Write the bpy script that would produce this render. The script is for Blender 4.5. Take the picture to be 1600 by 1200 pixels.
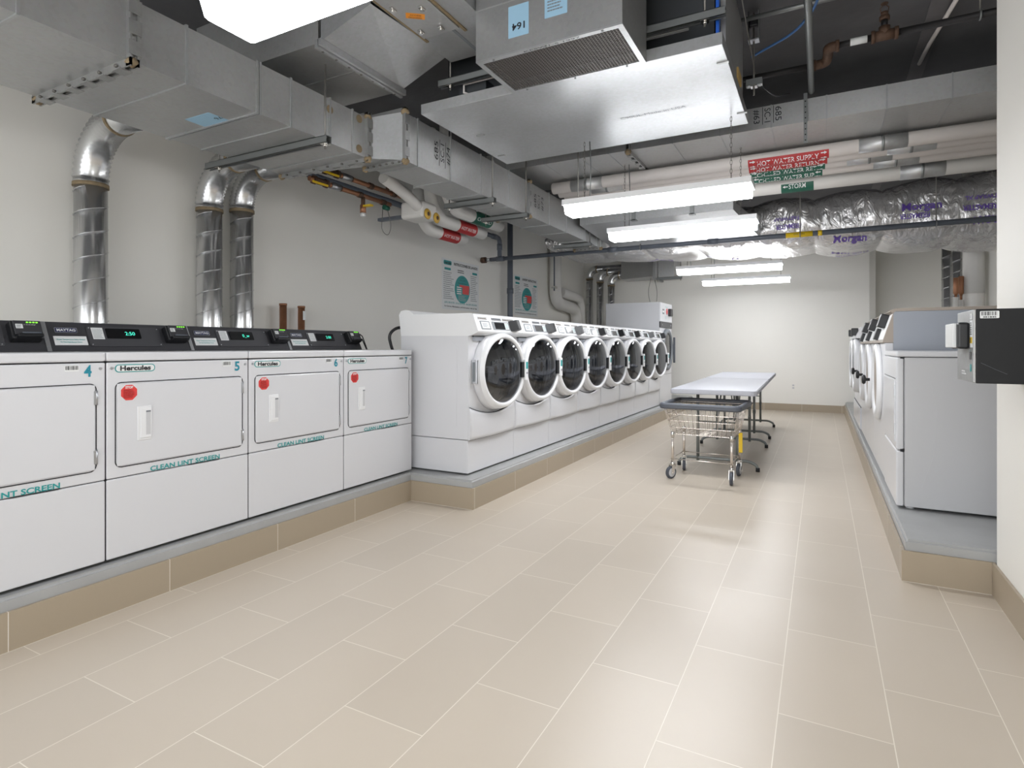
import bpy, bmesh, math, random
from mathutils import Vector, Matrix
from mathutils.bvhtree import BVHTree
random.seed(7)
PI = math.pi
for o in list(bpy.data.objects): bpy.data.objects.remove(o)
S = bpy.context.scene
COL = S.collection

# ------------------------------------------------------------------ camera
F_PX = 905.0
yaw = math.atan(483 / F_PX)
cd = bpy.data.cameras.new('camera'); cam = bpy.data.objects.new('camera', cd); COL.objects.link(cam)
cam.location = (0, 0, 1.11); cam.rotation_euler = (PI/2, 0, yaw)
cd.sensor_width = 36; cd.sensor_fit = 'HORIZONTAL'; cd.lens = F_PX/1600*36
cd.shift_y = -59/1600; cd.clip_start = .02
S.camera = cam
# ------------------------------------------------------------------ world, exposure
w = bpy.data.worlds.new('world'); S.world = w; w.use_nodes = True
w.node_tree.nodes['Background'].inputs[0].default_value = (.97, .985, 1, 1)
w.node_tree.nodes['Background'].inputs[1].default_value = 2.55   # the room is open behind the camera; daylight-like fill comes from there
S.view_settings.view_transform = 'Standard'; S.view_settings.look = 'None'
S.view_settings.gamma = 1; S.view_settings.use_curve_mapping = False
S.view_settings.exposure = 0.47
LAMP = 21.0     # emission of the LED lenses

S.cycles.max_bounces = 16; S.cycles.diffuse_bounces = 9; S.cycles.glossy_bounces = 6
# ------------------------------------------------------------------ materials
def lin(c):
    return tuple(((x/255)/12.92 if x/255 <= .04045 else ((x/255+.055)/1.055)**2.4) for x in c)
def mat(name, rgb, rough=.5, metal=0., emit=0., spec=.5, bump=0., bscale=40, var=0., vscale=3., coat=0.):
    m = bpy.data.materials.new(name); m.use_nodes = True
    nt = m.node_tree; b = nt.nodes['Principled BSDF']
    c = lin(rgb)
    b.inputs['Base Color'].default_value = (*c, 1); b.inputs['Roughness'].default_value = rough
    b.inputs['Metallic'].default_value = metal; b.inputs['Specular IOR Level'].default_value = spec
    if coat: b.inputs['Coat Weight'].default_value = coat; b.inputs['Coat Roughness'].default_value = .08
    if emit:
        b.inputs['Emission Color'].default_value = (*c, 1); b.inputs['Emission Strength'].default_value = emit
    if var or bump:
        tc = nt.nodes.new('ShaderNodeTexCoord')
    if var:
        n = nt.nodes.new('ShaderNodeTexNoise'); n.inputs['Scale'].default_value = vscale; n.inputs['Detail'].default_value = 5
        nt.links.new(tc.outputs['Object'], n.inputs['Vector'])
        r = nt.nodes.new('ShaderNodeValToRGB')
        r.color_ramp.elements[0].position = .3; r.color_ramp.elements[1].position = .7
        r.color_ramp.elements[0].color = (*[x*(1-var) for x in c], 1); r.color_ramp.elements[1].color = (*[min(1, x*(1+var)) for x in c], 1)
        nt.links.new(n.outputs['Fac'], r.inputs['Fac']); nt.links.new(r.outputs['Color'], b.inputs['Base Color'])
    if bump:
        n2 = nt.nodes.new('ShaderNodeTexNoise'); n2.inputs['Scale'].default_value = bscale; n2.inputs['Detail'].default_value = 4
        nt.links.new(tc.outputs['Object'], n2.inputs['Vector'])
        bp = nt.nodes.new('ShaderNodeBump'); bp.inputs['Strength'].default_value = bump; bp.inputs['Distance'].default_value = .01
        nt.links.new(n2.outputs['Fac'], bp.inputs['Height']); nt.links.new(bp.outputs['Normal'], b.inputs['Normal'])
    return m
def galv(name, rgb, rough=.3, rv=.12, bump=.05, scale=2.2, metal=1.):
    """galvanised sheet: spangle variation in roughness and tone, slightly wavy"""
    m = bpy.data.materials.new(name); m.use_nodes = True; nt = m.node_tree; b = nt.nodes['Principled BSDF']
    c = lin(rgb); b.inputs['Metallic'].default_value = metal
    tc = nt.nodes.new('ShaderNodeTexCoord')
    n = nt.nodes.new('ShaderNodeTexNoise'); n.inputs['Scale'].default_value = scale; n.inputs['Detail'].default_value = 6
    n.inputs['Roughness'].default_value = .6
    v = nt.nodes.new('ShaderNodeTexVoronoi'); v.inputs['Scale'].default_value = 60
    nt.links.new(tc.outputs['Object'], n.inputs['Vector']); nt.links.new(tc.outputs['Object'], v.inputs['Vector'])
    r = nt.nodes.new('ShaderNodeValToRGB'); r.color_ramp.elements[0].position = .3; r.color_ramp.elements[1].position = .7
    r.color_ramp.elements[0].color = (*[x*.91 for x in c], 1); r.color_ramp.elements[1].color = (*[min(1, x*1.06) for x in c], 1)
    nt.links.new(n.outputs['Fac'], r.inputs['Fac'])
    mx = nt.nodes.new('ShaderNodeMixRGB'); mx.blend_type = 'OVERLAY'; mx.inputs[0].default_value = .05
    nt.links.new(r.outputs['Color'], mx.inputs[1]); nt.links.new(v.outputs['Color'], mx.inputs[2])
    hs = nt.nodes.new('ShaderNodeHueSaturation'); hs.inputs['Saturation'].default_value = .3
    nt.links.new(mx.outputs['Color'], hs.inputs['Color']); nt.links.new(hs.outputs['Color'], b.inputs['Base Color'])
    mr = nt.nodes.new('ShaderNodeMapRange'); mr.inputs[3].default_value = rough-rv; mr.inputs[4].default_value = rough+rv
    nt.links.new(n.outputs['Fac'], mr.inputs[0]); nt.links.new(mr.outputs[0], b.inputs['Roughness'])
    bp = nt.nodes.new('ShaderNodeBump'); bp.inputs['Strength'].default_value = bump*4; bp.inputs['Distance'].default_value = .02
    n3 = nt.nodes.new('ShaderNodeTexNoise'); n3.inputs['Scale'].default_value = 3; n3.inputs['Detail'].default_value = 1
    nt.links.new(tc.outputs['Object'], n3.inputs['Vector'])
    nt.links.new(n3.outputs['Fac'], bp.inputs['Height']); nt.links.new(bp.outputs['Normal'], b.inputs['Normal'])
    return m
def tile_mat():
    m = bpy.data.materials.new('floor_tile'); m.use_nodes = True; nt = m.node_tree; b = nt.nodes['Principled BSDF']
    g = nt.nodes.new('ShaderNodeNewGeometry'); sx = nt.nodes.new('ShaderNodeSeparateXYZ'); nt.links.new(g.outputs['Position'], sx.inputs[0])
    ax = nt.nodes.new('ShaderNodeMath'); ax.operation = 'ADD'; ax.inputs[1].default_value = .1155 + .2955*41
    ay = nt.nodes.new('ShaderNodeMath'); ay.operation = 'ADD'; ay.inputs[1].default_value = -1.335 + .5906*20
    nt.links.new(sx.outputs[0], ax.inputs[0]); nt.links.new(sx.outputs[1], ay.inputs[0])
    cb = nt.nodes.new('ShaderNodeCombineXYZ'); nt.links.new(ay.outputs[0], cb.inputs[0]); nt.links.new(ax.outputs[0], cb.inputs[1])
    br = nt.nodes.new('ShaderNodeTexBrick'); nt.links.new(cb.outputs[0], br.inputs['Vector'])
    br.offset = .5; br.offset_frequency = 2; br.squash = 1
    br.inputs['Scale'].default_value = 1; br.inputs['Brick Width'].default_value = .5906; br.inputs['Row Height'].default_value = .2955
    br.inputs['Mortar Size'].default_value = .0016; br.inputs['Mortar Smooth'].default_value = .2
    c = lin((196, 185, 170)); br.inputs['Color1'].default_value = (*[x*1.03 for x in c], 1); br.inputs['Color2'].default_value = (*[x*.97 for x in c], 1)
    br.inputs['Mortar'].default_value = (*lin((226, 218, 205)), 1)
    n = nt.nodes.new('ShaderNodeTexNoise'); n.inputs['Scale'].default_value = 1.4; n.inputs['Detail'].default_value = 4; nt.links.new(g.outputs['Position'], n.inputs['Vector'])
    mx = nt.nodes.new('ShaderNodeMixRGB'); mx.blend_type = 'SOFT_LIGHT'; mx.inputs[0].default_value = .12
    nt.links.new(br.outputs['Color'], mx.inputs[1]); nt.links.new(n.outputs['Fac'], mx.inputs[2]); nt.links.new(mx.outputs['Color'], b.inputs['Base Color'])
    b.inputs['Roughness'].default_value = .33; b.inputs['Specular IOR Level'].default_value = .5
    bp = nt.nodes.new('ShaderNodeBump'); bp.invert = True; bp.inputs['Strength'].default_value = .3; bp.inputs['Distance'].default_value = .002
    nt.links.new(br.outputs['Fac'], bp.inputs['Height']); nt.links.new(bp.outputs['Normal'], b.inputs['Normal'])
    return m
def skirt_mat(axis):
    m = bpy.data.materials.new('skirt_tile_'+axis); m.use_nodes = True; nt = m.node_tree; b = nt.nodes['Principled BSDF']
    g = nt.nodes.new('ShaderNodeNewGeometry'); sx = nt.nodes.new('ShaderNodeSeparateXYZ'); nt.links.new(g.outputs['Position'], sx.inputs[0])
    a = nt.nodes.new('ShaderNodeMath'); a.operation = 'ADD'; a.inputs[1].default_value = 12.0 if axis == 'y' else 12.1
    nt.links.new(sx.outputs[1 if axis == 'y' else 0], a.inputs[0])
    az = nt.nodes.new('ShaderNodeMath'); az.operation = 'ADD'; az.inputs[1].default_value = 3.0
    nt.links.new(sx.outputs[2], az.inputs[0])
    cb = nt.nodes.new('ShaderNodeCombineXYZ'); nt.links.new(a.outputs[0], cb.inputs[0]); nt.links.new(az.outputs[0], cb.inputs[1])
    br = nt.nodes.new('ShaderNodeTexBrick'); nt.links.new(cb.outputs[0], br.inputs['Vector']); br.offset = 0
    br.inputs['Scale'].default_value = 1; br.inputs['Brick Width'].default_value = .5906; br.inputs['Row Height'].default_value = 1.0
    br.inputs['Mortar Size'].default_value = .0016
    c = lin((164, 151, 132)); br.inputs['Color1'].default_value = (*[x*1.02 for x in c], 1); br.inputs['Color2'].default_value = (*[x*.98 for x in c], 1)
    br.inputs['Mortar'].default_value = (*lin((220, 214, 204)), 1)
    nt.links.new(br.outputs['Color'], b.inputs['Base Color']); b.inputs['Roughness'].default_value = .38
    return m
def foil_mat():
    m = bpy.data.materials.new('foil_wrap'); m.use_nodes = True; nt = m.node_tree; b = nt.nodes['Principled BSDF']
    b.inputs['Metallic'].default_value = .72; b.inputs['Base Color'].default_value = (.74, .73, .73, 1); b.inputs['Roughness'].default_value = .26
    tc = nt.nodes.new('ShaderNodeTexCoord')
    mp = nt.nodes.new('ShaderNodeMapping'); mp.inputs['Scale'].default_value = (1.4, 1, .7); nt.links.new(tc.outputs['Object'], mp.inputs[0])
    n = nt.nodes.new('ShaderNodeTexNoise'); n.inputs['Scale'].default_value = 7; n.inputs['Detail'].default_value = 5; n.inputs['Distortion'].default_value = 1.8
    n2 = nt.nodes.new('ShaderNodeTexVoronoi'); n2.feature = 'DISTANCE_TO_EDGE'; n2.inputs['Scale'].default_value = 9
    nt.links.new(mp.outputs[0], n.inputs['Vector']); nt.links.new(mp.outputs[0], n2.inputs['Vector'])
    bp = nt.nodes.new('ShaderNodeBump'); bp.inputs['Strength'].default_value = .75; bp.inputs['Distance'].default_value = .035
    bp2 = nt.nodes.new('ShaderNodeBump'); bp2.inputs['Strength'].default_value = .25; bp2.inputs['Distance'].default_value = .02
    nt.links.new(n.outputs['Fac'], bp.inputs['Height']); nt.links.new(n2.outputs['Distance'], bp2.inputs['Height'])
    nt.links.new(bp.outputs['Normal'], bp2.inputs['Normal']); nt.links.new(bp2.outputs['Normal'], b.inputs['Normal'])
    return m
def glass_mat(name, tint, gl=.12):
    m = bpy.data.materials.new(name); m.use_nodes = True; nt = m.node_tree
    nt.nodes.remove(nt.nodes['Principled BSDF']); out = nt.nodes['Material Output']
    t = nt.nodes.new('ShaderNodeBsdfTransparent'); t.inputs[0].default_value = (*tint, 1)
    g = nt.nodes.new('ShaderNodeBsdfGlossy'); g.inputs['Roughness'].default_value = .04; g.inputs[0].default_value = (.9, .92, .95, 1)
    lw = nt.nodes.new('ShaderNodeLayerWeight'); lw.inputs[0].default_value = .35
    mr = nt.nodes.new('ShaderNodeMapRange'); mr.inputs[3].default_value = gl; mr.inputs[4].default_value = .75
    nt.links.new(lw.outputs['Fresnel'], mr.inputs[0])
    mx = nt.nodes.new('ShaderNodeMixShader'); nt.links.new(mr.outputs[0], mx.inputs[0])
    nt.links.new(t.outputs[0], mx.inputs[1]); nt.links.new(g.outputs[0], mx.inputs[2]); nt.links.new(mx.outputs[0], out.inputs[0])
    return m

M = {}
M['tile'] = tile_mat(); M['skirt_y'] = skirt_mat('y'); M['skirt_x'] = skirt_mat('x')
M['wall'] = mat('wall_paint', (236, 234, 228), .55, var=.015, vscale=1.2, bump=.02, bscale=60)
M['ceil'] = mat('ceiling_dark_paint', (92, 92, 95), .8, var=.14, vscale=2.5, bump=.35, bscale=14)
M['ceil_band'] = mat('ceiling_lighter_band', (108, 106, 108), .8, var=.15, vscale=5)
M['curb'] = mat('curb_grey_paint', (166, 167, 167), .38, var=.05, vscale=6, bump=.12, bscale=30)
M['white'] = mat('white_enamel', (212, 213, 217), .28, coat=.3)
M['white2'] = mat('white_plastic', (228, 229, 231), .3, coat=.2)
M['greyside'] = mat('pale_grey_side_panel', (196, 197, 200), .35)
M['bluegrey'] = mat('blue_grey_side_panel', (158, 163, 172), .42)
M['beige'] = mat('beige_trim', (166, 155, 144), .45)
M['seam'] = mat('dark_gap', (40, 40, 44), .8)
M['black'] = mat('black_plastic', (26, 27, 30), .35)
M['blacksat'] = mat('black_satin_metal', (20, 21, 23), .5, spec=.35)
M['char'] = mat('charcoal_console', (52, 52, 56), .45)
M['char2'] = mat('charcoal_inset', (66, 66, 70), .42)
M['silver'] = mat('silver_trim', (190, 192, 196), .3, .9)
M['chrome'] = mat('chrome', (214, 212, 208), .14, 1)
M['nickel'] = mat('nickel_wire', (216, 208, 200), .25, .85)
M['teal'] = mat('teal_ink', (38, 150, 150), .5)
M['tealnum'] = mat('teal_blue_ink', (30, 135, 155), .5)
M['ink'] = mat('black_ink', (35, 35, 40), .5)
M['greyink'] = mat('grey_ink', (120, 125, 130), .5)
M['red'] = mat('red_sticker', (214, 62, 60), .45)
M['redlabel'] = mat('red_pipe_label', (178, 46, 48), .5)
M['green'] = mat('green_pipe_label', (28, 92, 74), .5)
M['paper'] = mat('white_sticker', (226, 228, 228), .5)
M['navy'] = mat('navy_badge', (38, 44, 84), .4)
M['blue'] = mat('light_blue_sticker', (150, 188, 212), .55)
M['blue2'] = mat('blue_cable', (70, 112, 168), .5)
M['blue3'] = mat('bright_blue_plastic', (30, 90, 190), .4)
M['orange'] = mat('orange_sticker', (236, 150, 40), .5)
M['yellow'] = mat('yellow_plastic', (226, 190, 32), .45)
M['yellow2'] = mat('yellow_ochre_disc', (208, 168, 70), .55)
M['purple'] = mat('purple_ink', (96, 70, 160), .5)
M['led'] = mat('green_led', (120, 235, 60), .4, emit=1.2)
M['disp'] = mat('teal_display_digits', (70, 225, 190), .4, emit=1.0)
M['galv'] = galv('galvanised_steel', (188, 190, 190), .44, metal=.82)
M['galv_b'] = galv('galvanised_bright', (170, 176, 181), .34, .05, .03, metal=.62)
M['galv_d'] = galv('galvanised_dull', (168, 170, 168), .46, metal=.8)
M['spiral'] = galv('spiral_duct_steel', (206, 208, 210), .24, .05, .015, metal=.85)
M['strut'] = mat('strut_channel_steel', (140, 143, 143), .45, .8)
M['rod'] = mat('threaded_rod_steel', (132, 130, 126), .5, .8)
M['sealant'] = mat('brown_duct_sealant', (132, 116, 90), .8, var=.2, vscale=30)
M['copper'] = mat('copper_pipe', (158, 112, 84), .45, .6, var=.15, vscale=12)
M['brown'] = mat('rusty_brown_fitting', (90, 68, 54), .65, .3, var=.25, vscale=25, bump=.3, bscale=60)
M['iron'] = mat('black_iron_pipe', (44, 43, 44), .55, .4, var=.2, vscale=15)
M['bluepipe'] = mat('slate_grey_painted_pipe', (96, 102, 112), .45, .1)
M['pvc'] = mat('white_pipe_jacket', (222, 220, 216), .5, var=.02, vscale=4)
M['insul'] = mat('cream_pipe_insulation', (214, 208, 204), .6, var=.03, vscale=5)
M['tabletop'] = mat('white_table_plastic', (170, 171, 178), .55, bump=.05, bscale=200)
M['tableleg'] = mat('grey_table_steel', (116, 120, 118), .4, .1)
M['rubber'] = mat('black_rubber', (30, 30, 32), .7)
M['tyre'] = mat('grey_rubber_tyre', (72, 76, 84), .55)
M['bumper'] = mat('grey_vinyl_bumper', (82, 86, 94), .5)
M['boot'] = mat('grey_rubber_boot', (88, 90, 94), .5)
M['drum'] = mat('drum_steel', (170, 172, 174), .3, .9)
M['glass'] = glass_mat('smoked_door_glass', (.34, .36, .40), .10)
M['dglass'] = mat('black_display_window', (14, 15, 18), .12)
M['foil'] = foil_mat()
M['kraft'] = mat('yellow_fibre_insulation', (180, 152, 96), .9)
M['mesh'] = mat('grille_wire', (100, 96, 93), .5, .4)
M['dark'] = mat('dark_cavity', (38, 36, 36), .8)
M['lens'] = mat('lit_diffuser', (250, 252, 255), .4, emit=LAMP)
M['unitdark'] = mat('unit_casing_steel', (92, 95, 98), .4, .7)

# ------------------------------------------------------------------ mesh builder
class G:
    def __init__(s): s.bm = bmesh.new(); s.mats = []
    def _mi(s, m):
        if isinstance(m, str): m = M[m]
        if m not in s.mats: s.mats.append(m)
        return s.mats.index(m)
    def _fin(s, faces, m, smooth=False):
        mi = s._mi(m)
        for f in faces: f.material_index = mi; f.smooth = smooth
    def box(s, x0, x1, y0, y1, z0, z1, m='white', bev=0., seg=2, rot=None, skip=()):
        if x0 > x1: x0, x1 = x1, x0
        if y0 > y1: y0, y1 = y1, y0
        t = bmesh.new()
        mm = Matrix.Translation(((x0+x1)/2, (y0+y1)/2, (z0+z1)/2)) @ Matrix.Diagonal((x1-x0, y1-y0, z1-z0, 1))
        bmesh.ops.create_cube(t, size=1, matrix=mm)
        if skip:
            dirs = {'+x': (1,0,0), '-x': (-1,0,0), '+y': (0,1,0), '-y': (0,-1,0), '+z': (0,0,1), '-z': (0,0,-1)}
            t.normal_update()
            bmesh.ops.delete(t, geom=[f for f in t.faces if any(f.normal.dot(Vector(dirs[d])) > .9 for d in skip)], context='FACES')
        if bev: bmesh.ops.bevel(t, geom=[e for e in t.edges], offset=bev, segments=seg, affect='EDGES', profile=.5, clamp_overlap=True)
        if rot: bmesh.ops.transform(t, matrix=rot, verts=t.verts)
        s.merge(t, m, smooth=False); return s
    def merge(s, t, m, smooth=False, mtx=None):
        if mtx: bmesh.ops.transform(t, matrix=mtx, verts=t.verts)
        vm = {v: s.bm.verts.new(v.co) for v in t.verts}
        fs = []
        for f in t.faces:
            try: fs.append(s.bm.faces.new([vm[v] for v in f.verts]))
            except ValueError: pass
        s._fin(fs, m, smooth); t.free()
    def face(s, pts, m):
        f = s.bm.faces.new([s.bm.verts.new(p) for p in pts]); s._fin([f], m)
    def cyl(s, p0, p1, r, m='white', seg=16, r2=None, caps=True):
        s.tube([p0, p1], r, m, seg, caps=caps, r2=r2); return s
    def tube(s, pts, r, m='white', seg=12, closed=False, caps=True, r2=None, radii=None):
        P = [Vector(p) for p in pts]; n = len(P)
        rings = []; up = None
        for i, p in enumerate(P):
            if closed: t = (P[(i+1) % n]-P[i-1])
            elif i == 0: t = P[1]-P[0]
            elif i == n-1: t = P[-1]-P[-2]
            else: t = (P[i+1]-P[i]).normalized()+(P[i]-P[i-1]).normalized()
            t.normalize()
            if up is None:
                a = Vector((0, 0, 1)) if abs(t.z) < .9 else Vector((1, 0, 0))
                u = t.cross(a).normalized()
            else:
                u = (up - t*up.dot(t))
                if u.length < 1e-6: u = t.orthogonal()
                u.normalize()
            up = u; v = t.cross(u)
            rr = radii[i] if radii else (r if (r2 is None or i == 0) else r2)
            rings.append([s.bm.verts.new(p+(u*math.cos(2*PI*k/seg)+v*math.sin(2*PI*k/seg))*rr) for k in range(seg)])
        fs = []
        for i in range(n if closed else n-1):
            a, b = rings[i], rings[(i+1) % n]
            for k in range(seg): fs.append(s.bm.faces.new((a[k], a[(k+1) % seg], b[(k+1) % seg], b[k])))
        s._fin(fs, m, True)
        if caps and not closed:
            s._fin([s.bm.faces.new(list(reversed(rings[0]))), s.bm.faces.new(rings[-1])], m, False)
        return s
    def lathe(s, prof, m='white', seg=48, mtx=None, smooth=True):
        """prof: (radius, x) pairs turned around the local x axis"""
        t = bmesh.new(); rings = []
        for r, x in prof:
            if r < 1e-5: rings.append([t.verts.new((x, 0, 0))])
            else: rings.append([t.verts.new((x, r*math.cos(2*PI*k/seg), r*math.sin(2*PI*k/seg))) for k in range(seg)])
        for a, b in zip(rings[:-1], rings[1:]):
            for k in range(seg):
                k2 = (k+1) % seg
                if len(a) == 1 and len(b) == 1: continue
                if len(a) == 1: t.faces.new((a[0], b[k2], b[k]))
                elif len(b) == 1: t.faces.new((a[k], a[k2], b[0]))
                else: t.faces.new((a[k], a[k2], b[k2], b[k]))
        s.merge(t, m, smooth, mtx); return s
    def prism(s, poly, a0, a1, axis='y', m='white', bev=0., mtx=None):
        """poly in the other two axes: axis y -> (x,z); x -> (y,z); z -> (x,y)"""
        t = bmesh.new()
        def P(p, a): return {'y': (p[0], a, p[1]), 'x': (a, p[0], p[1]), 'z': (p[0], p[1], a)}[axis]
        A = [t.verts.new(P(p, a0)) for p in poly]; B = [t.verts.new(P(p, a1)) for p in poly]; n = len(poly)
        t.faces.new(A); t.faces.new(list(reversed(B)))
        for k in range(n): t.faces.new((A[k], B[k], B[(k+1) % n], A[(k+1) % n]))
        bmesh.ops.recalc_face_normals(t, faces=t.faces)
        if bev: bmesh.ops.bevel(t, geom=t.edges[:], offset=bev, segments=2, affect='EDGES', clamp_overlap=True)
        s.merge(t, m, False, mtx); return s
    def plate(s, o, r, u, w, h, m, th=.0008, shape='rect', rad=.01):
        """thin sticker: centre o, right r, up u, width w, height h, thickness th along r x u"""
        o = Vector(o); r = Vector(r).normalized(); u = Vector(u).normalized(); n = r.cross(u)
        if shape == 'rect': pts = [(-w/2, -h/2), (w/2, -h/2), (w/2, h/2), (-w/2, h/2)]
        elif shape == 'round':
            pts = []
            for cx, cy, a0 in ((w/2-rad, -h/2+rad, -90), (w/2-rad, h/2-rad, 0), (-w/2+rad, h/2-rad, 90), (-w/2+rad, -h/2+rad, 180)):
                for k in range(6):
                    a = math.radians(a0+k*18); pts.append((cx+rad*math.cos(a), cy+rad*math.sin(a)))
        elif shape == 'oct': pts = [(w/2*math.cos(math.radians(22.5+45*k))/math.cos(math.radians(22.5)), h/2*math.sin(math.radians(22.5+45*k))/math.cos(math.radians(22.5))) for k in range(8)]
        elif shape == 'disc': pts = [(w/2*math.cos(2*PI*k/40), h/2*math.sin(2*PI*k/40)) for k in range(40)]
        A = [s.bm.verts.new(o+r*a+u*b) for a, b in pts]; B = [s.bm.verts.new(o+r*a+u*b+n*th) for a, b in pts]; k = len(pts)
        fs = [s.bm.faces.new(B)]
        for i in range(k): fs.append(s.bm.faces.new((A[i], A[(i+1) % k], B[(i+1) % k], B[i])))
        s._fin(fs, m); return s
    def text(s, txt, o, r, u, h, m='ink', w=None, bold=0., lift=.0012, align='CENTER', fn=None, ext=0):
        """lettering: cap height h, centred at o; w forces the width"""
        c = bpy.data.curves.new('t', 'FONT'); c.body = txt; c.size = 1; c.offset = bold; c.resolution_u = 3
        ob = bpy.data.objects.new('t', c); COL.objects.link(ob)
        dg = bpy.context.evaluated_depsgraph_get(); me = bpy.data.meshes.new_from_object(ob.evaluated_get(dg))
        xs = [v.co.x for v in me.vertices]; ys = [v.co.y for v in me.vertices]
        if xs:
            x0, x1, y0, y1 = min(xs), max(xs), min(ys), max(ys)
            sy = h/.7; sx = sy if not w else w/(x1-x0)
            cx = {'CENTER': (x0+x1)/2, 'LEFT': x0, 'RIGHT': x1}[align]
            o = Vector(o); r = Vector(r).normalized(); u = Vector(u).normalized(); n = r.cross(u)
            vs = []
            for v in me.vertices:
                a, b = (v.co.x-cx)*sx, (v.co.y-.35)*sy
                p = fn(a, b) if fn else o+r*a+u*b+n*lift
                vs.append(s.bm.verts.new(p))
            fs = []
            for f in me.polygons:
                try: fs.append(s.bm.faces.new([vs[i] for i in f.vertices]))
                except ValueError: pass
            s._fin(fs, m)
        bpy.data.objects.remove(ob); bpy.data.meshes.remove(me); bpy.data.curves.remove(c)
        return s
    def lines(s, o, r, u, w, h, n, m='greyink', jit=.3, th=.45):
        """n rows of small print as fine bars"""
        o = Vector(o); r = Vector(r).normalized(); u = Vector(u).normalized(); nn = r.cross(u)
        for i in range(n):
            ww = w*(1-random.random()*jit); y = h/2-(i+.5)*h/n
            x = -w/2
            while x < -w/2+ww-.001:
                l = min(random.uniform(.06, .16)*w, -w/2+ww-x)
                c = o+r*(x+l/2)+u*y+nn*.0011; hh = h/n*th/2
                s.face([c-r*l/2-u*hh, c+r*l/2-u*hh, c+r*l/2+u*hh, c-r*l/2+u*hh], m)
                x += l+.018*w
        return s
    def barcode(s, o, r, u, w, h, m='ink'):
        o = Vector(o); r = Vector(r).normalized(); u = Vector(u).normalized(); n = r.cross(u); x = -w/2
        while x < w/2-.001:
            l = random.choice((.02, .035, .06))*w; c = o+r*(x+l/2)+n*.0011
            s.face([c-r*l/2-u*h/2, c+r*l/2-u*h/2, c+r*l/2+u*h/2, c-r*l/2+u*h/2], m)
            x += l+random.choice((.02, .04, .05))*w
        return s
    def build(s, name, parent=None, origin=None, **k):
        me = bpy.data.meshes.new(name); 
        if parent is None and origin is None and len(s.bm.verts):
            xs = [v.co.x for v in s.bm.verts]; ys = [v.co.y for v in s.bm.verts]; zs = [v.co.z for v in s.bm.verts]
            origin = Vector(((min(xs)+max(xs))/2, (min(ys)+max(ys))/2, min(zs)))
        if origin is not None: bmesh.ops.translate(s.bm, verts=s.bm.verts, vec=-Vector(origin))
        s.bm.to_mesh(me); s.bm.free()
        for m in s.mats: me.materials.append(m)
        o = bpy.data.objects.new(name, me); COL.objects.link(o)
        if parent: o.parent = parent
        elif origin is not None: o.location = origin
        for a, b in k.items(): o[a] = b
        return o
def thing(name, label, cat, loc=(0, 0, 0), rz=0, group=None):
    o = bpy.data.objects.new(name, None); COL.objects.link(o); o.location = loc; o.rotation_euler = (0, 0, rz)
    o.empty_display_size = .1; o['label'] = label; o['category'] = cat
    if group: o['group'] = group
    return o
def kids(o): return [c for c in bpy.data.objects if c.parent == o]
def dup(root, loc, rz, label, group=None):
    r = root.copy(); COL.objects.link(r); r.location = loc; r.rotation_euler = (0, 0, rz); r['label'] = label
    if group: r['group'] = group
    for ch in kids(root):
        c = ch.copy(); COL.objects.link(c); c.parent = r
        for g in kids(ch):
            d = g.copy(); COL.objects.link(d); d.parent = c
    return r
def struct(o): o['kind'] = 'structure'; return o
X, Y, Z = Vector((1, 0, 0)), Vector((0, 1, 0)), Vector((0, 0, 1))
def arc(c, a, b, r, t0, t1, n=8):
    """points on an arc: centre c, axes a,b"""
    c, a, b = Vector(c), Vector(a), Vector(b)
    return [c+a*r*math.cos(t0+(t1-t0)*i/n)+b*r*math.sin(t0+(t1-t0)*i/n) for i in range(n+1)]
def bend(pts, r, n=7):
    """polyline with rounded corners"""
    P = [Vector(p) for p in pts]; out = [P[0]]
    for i in range(1, len(P)-1):
        a = (P[i-1]-P[i]); b = (P[i+1]-P[i]); q = min(r, a.length*.49, b.length*.49); a.normalize(); b.normalize()
        s0, s1 = P[i]+a*q, P[i]+b*q
        for k in range(n+1):
            t = k/n; out.append(s0*(1-t)**2+P[i]*2*t*(1-t)+s1*t*t)
    out.append(P[-1]); return out

# ------------------------------------------------------------------ dimensions
XL, YF, ZC = -4.23, 11.0, 3.25
XS, YS, XR, YB = .685, 3.27, 1.75, -2.6
CURB = .195
# ------------------------------------------------------------------ the setting
g = G(); g.box(XL-.2, XR+.2, YB-.2, YF+.9, -.1, 0, 'tile'); struct(g.build('floor'))
g = G(); g.box(XL-.2, XR+.2, YB-.2, YF+.9, ZC, ZC+.15, 'ceil')
g.box(.60, .70, YB, YF, ZC-.012, ZC+.01, 'ceil_band')
struct(g.build('ceiling'))
g = G(); g.box(XL-.2, XL, YB-.2, YF+.9, 0, ZC, 'wall'); struct(g.build('wall_left'))
g = G(); g.prism([(XL, YF), (.69, YF), (.78, YF+.06), (.78, YF+.55), (XR+.2, YF+.55), (XR+.2, YF+.75), (XL, YF+.75)], 0, ZC, 'z', 'wall'); struct(g.build('wall_far'))
g = G(); g.box(XR, XR+.2, YS, YF+.9, 0, ZC, 'wall'); struct(g.build('wall_right'))
g = G(); g.box(XS, XR+.2, YB, YS, 0, ZC, 'wall', bev=.004); struct(g.build('wall_near_right'))
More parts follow.
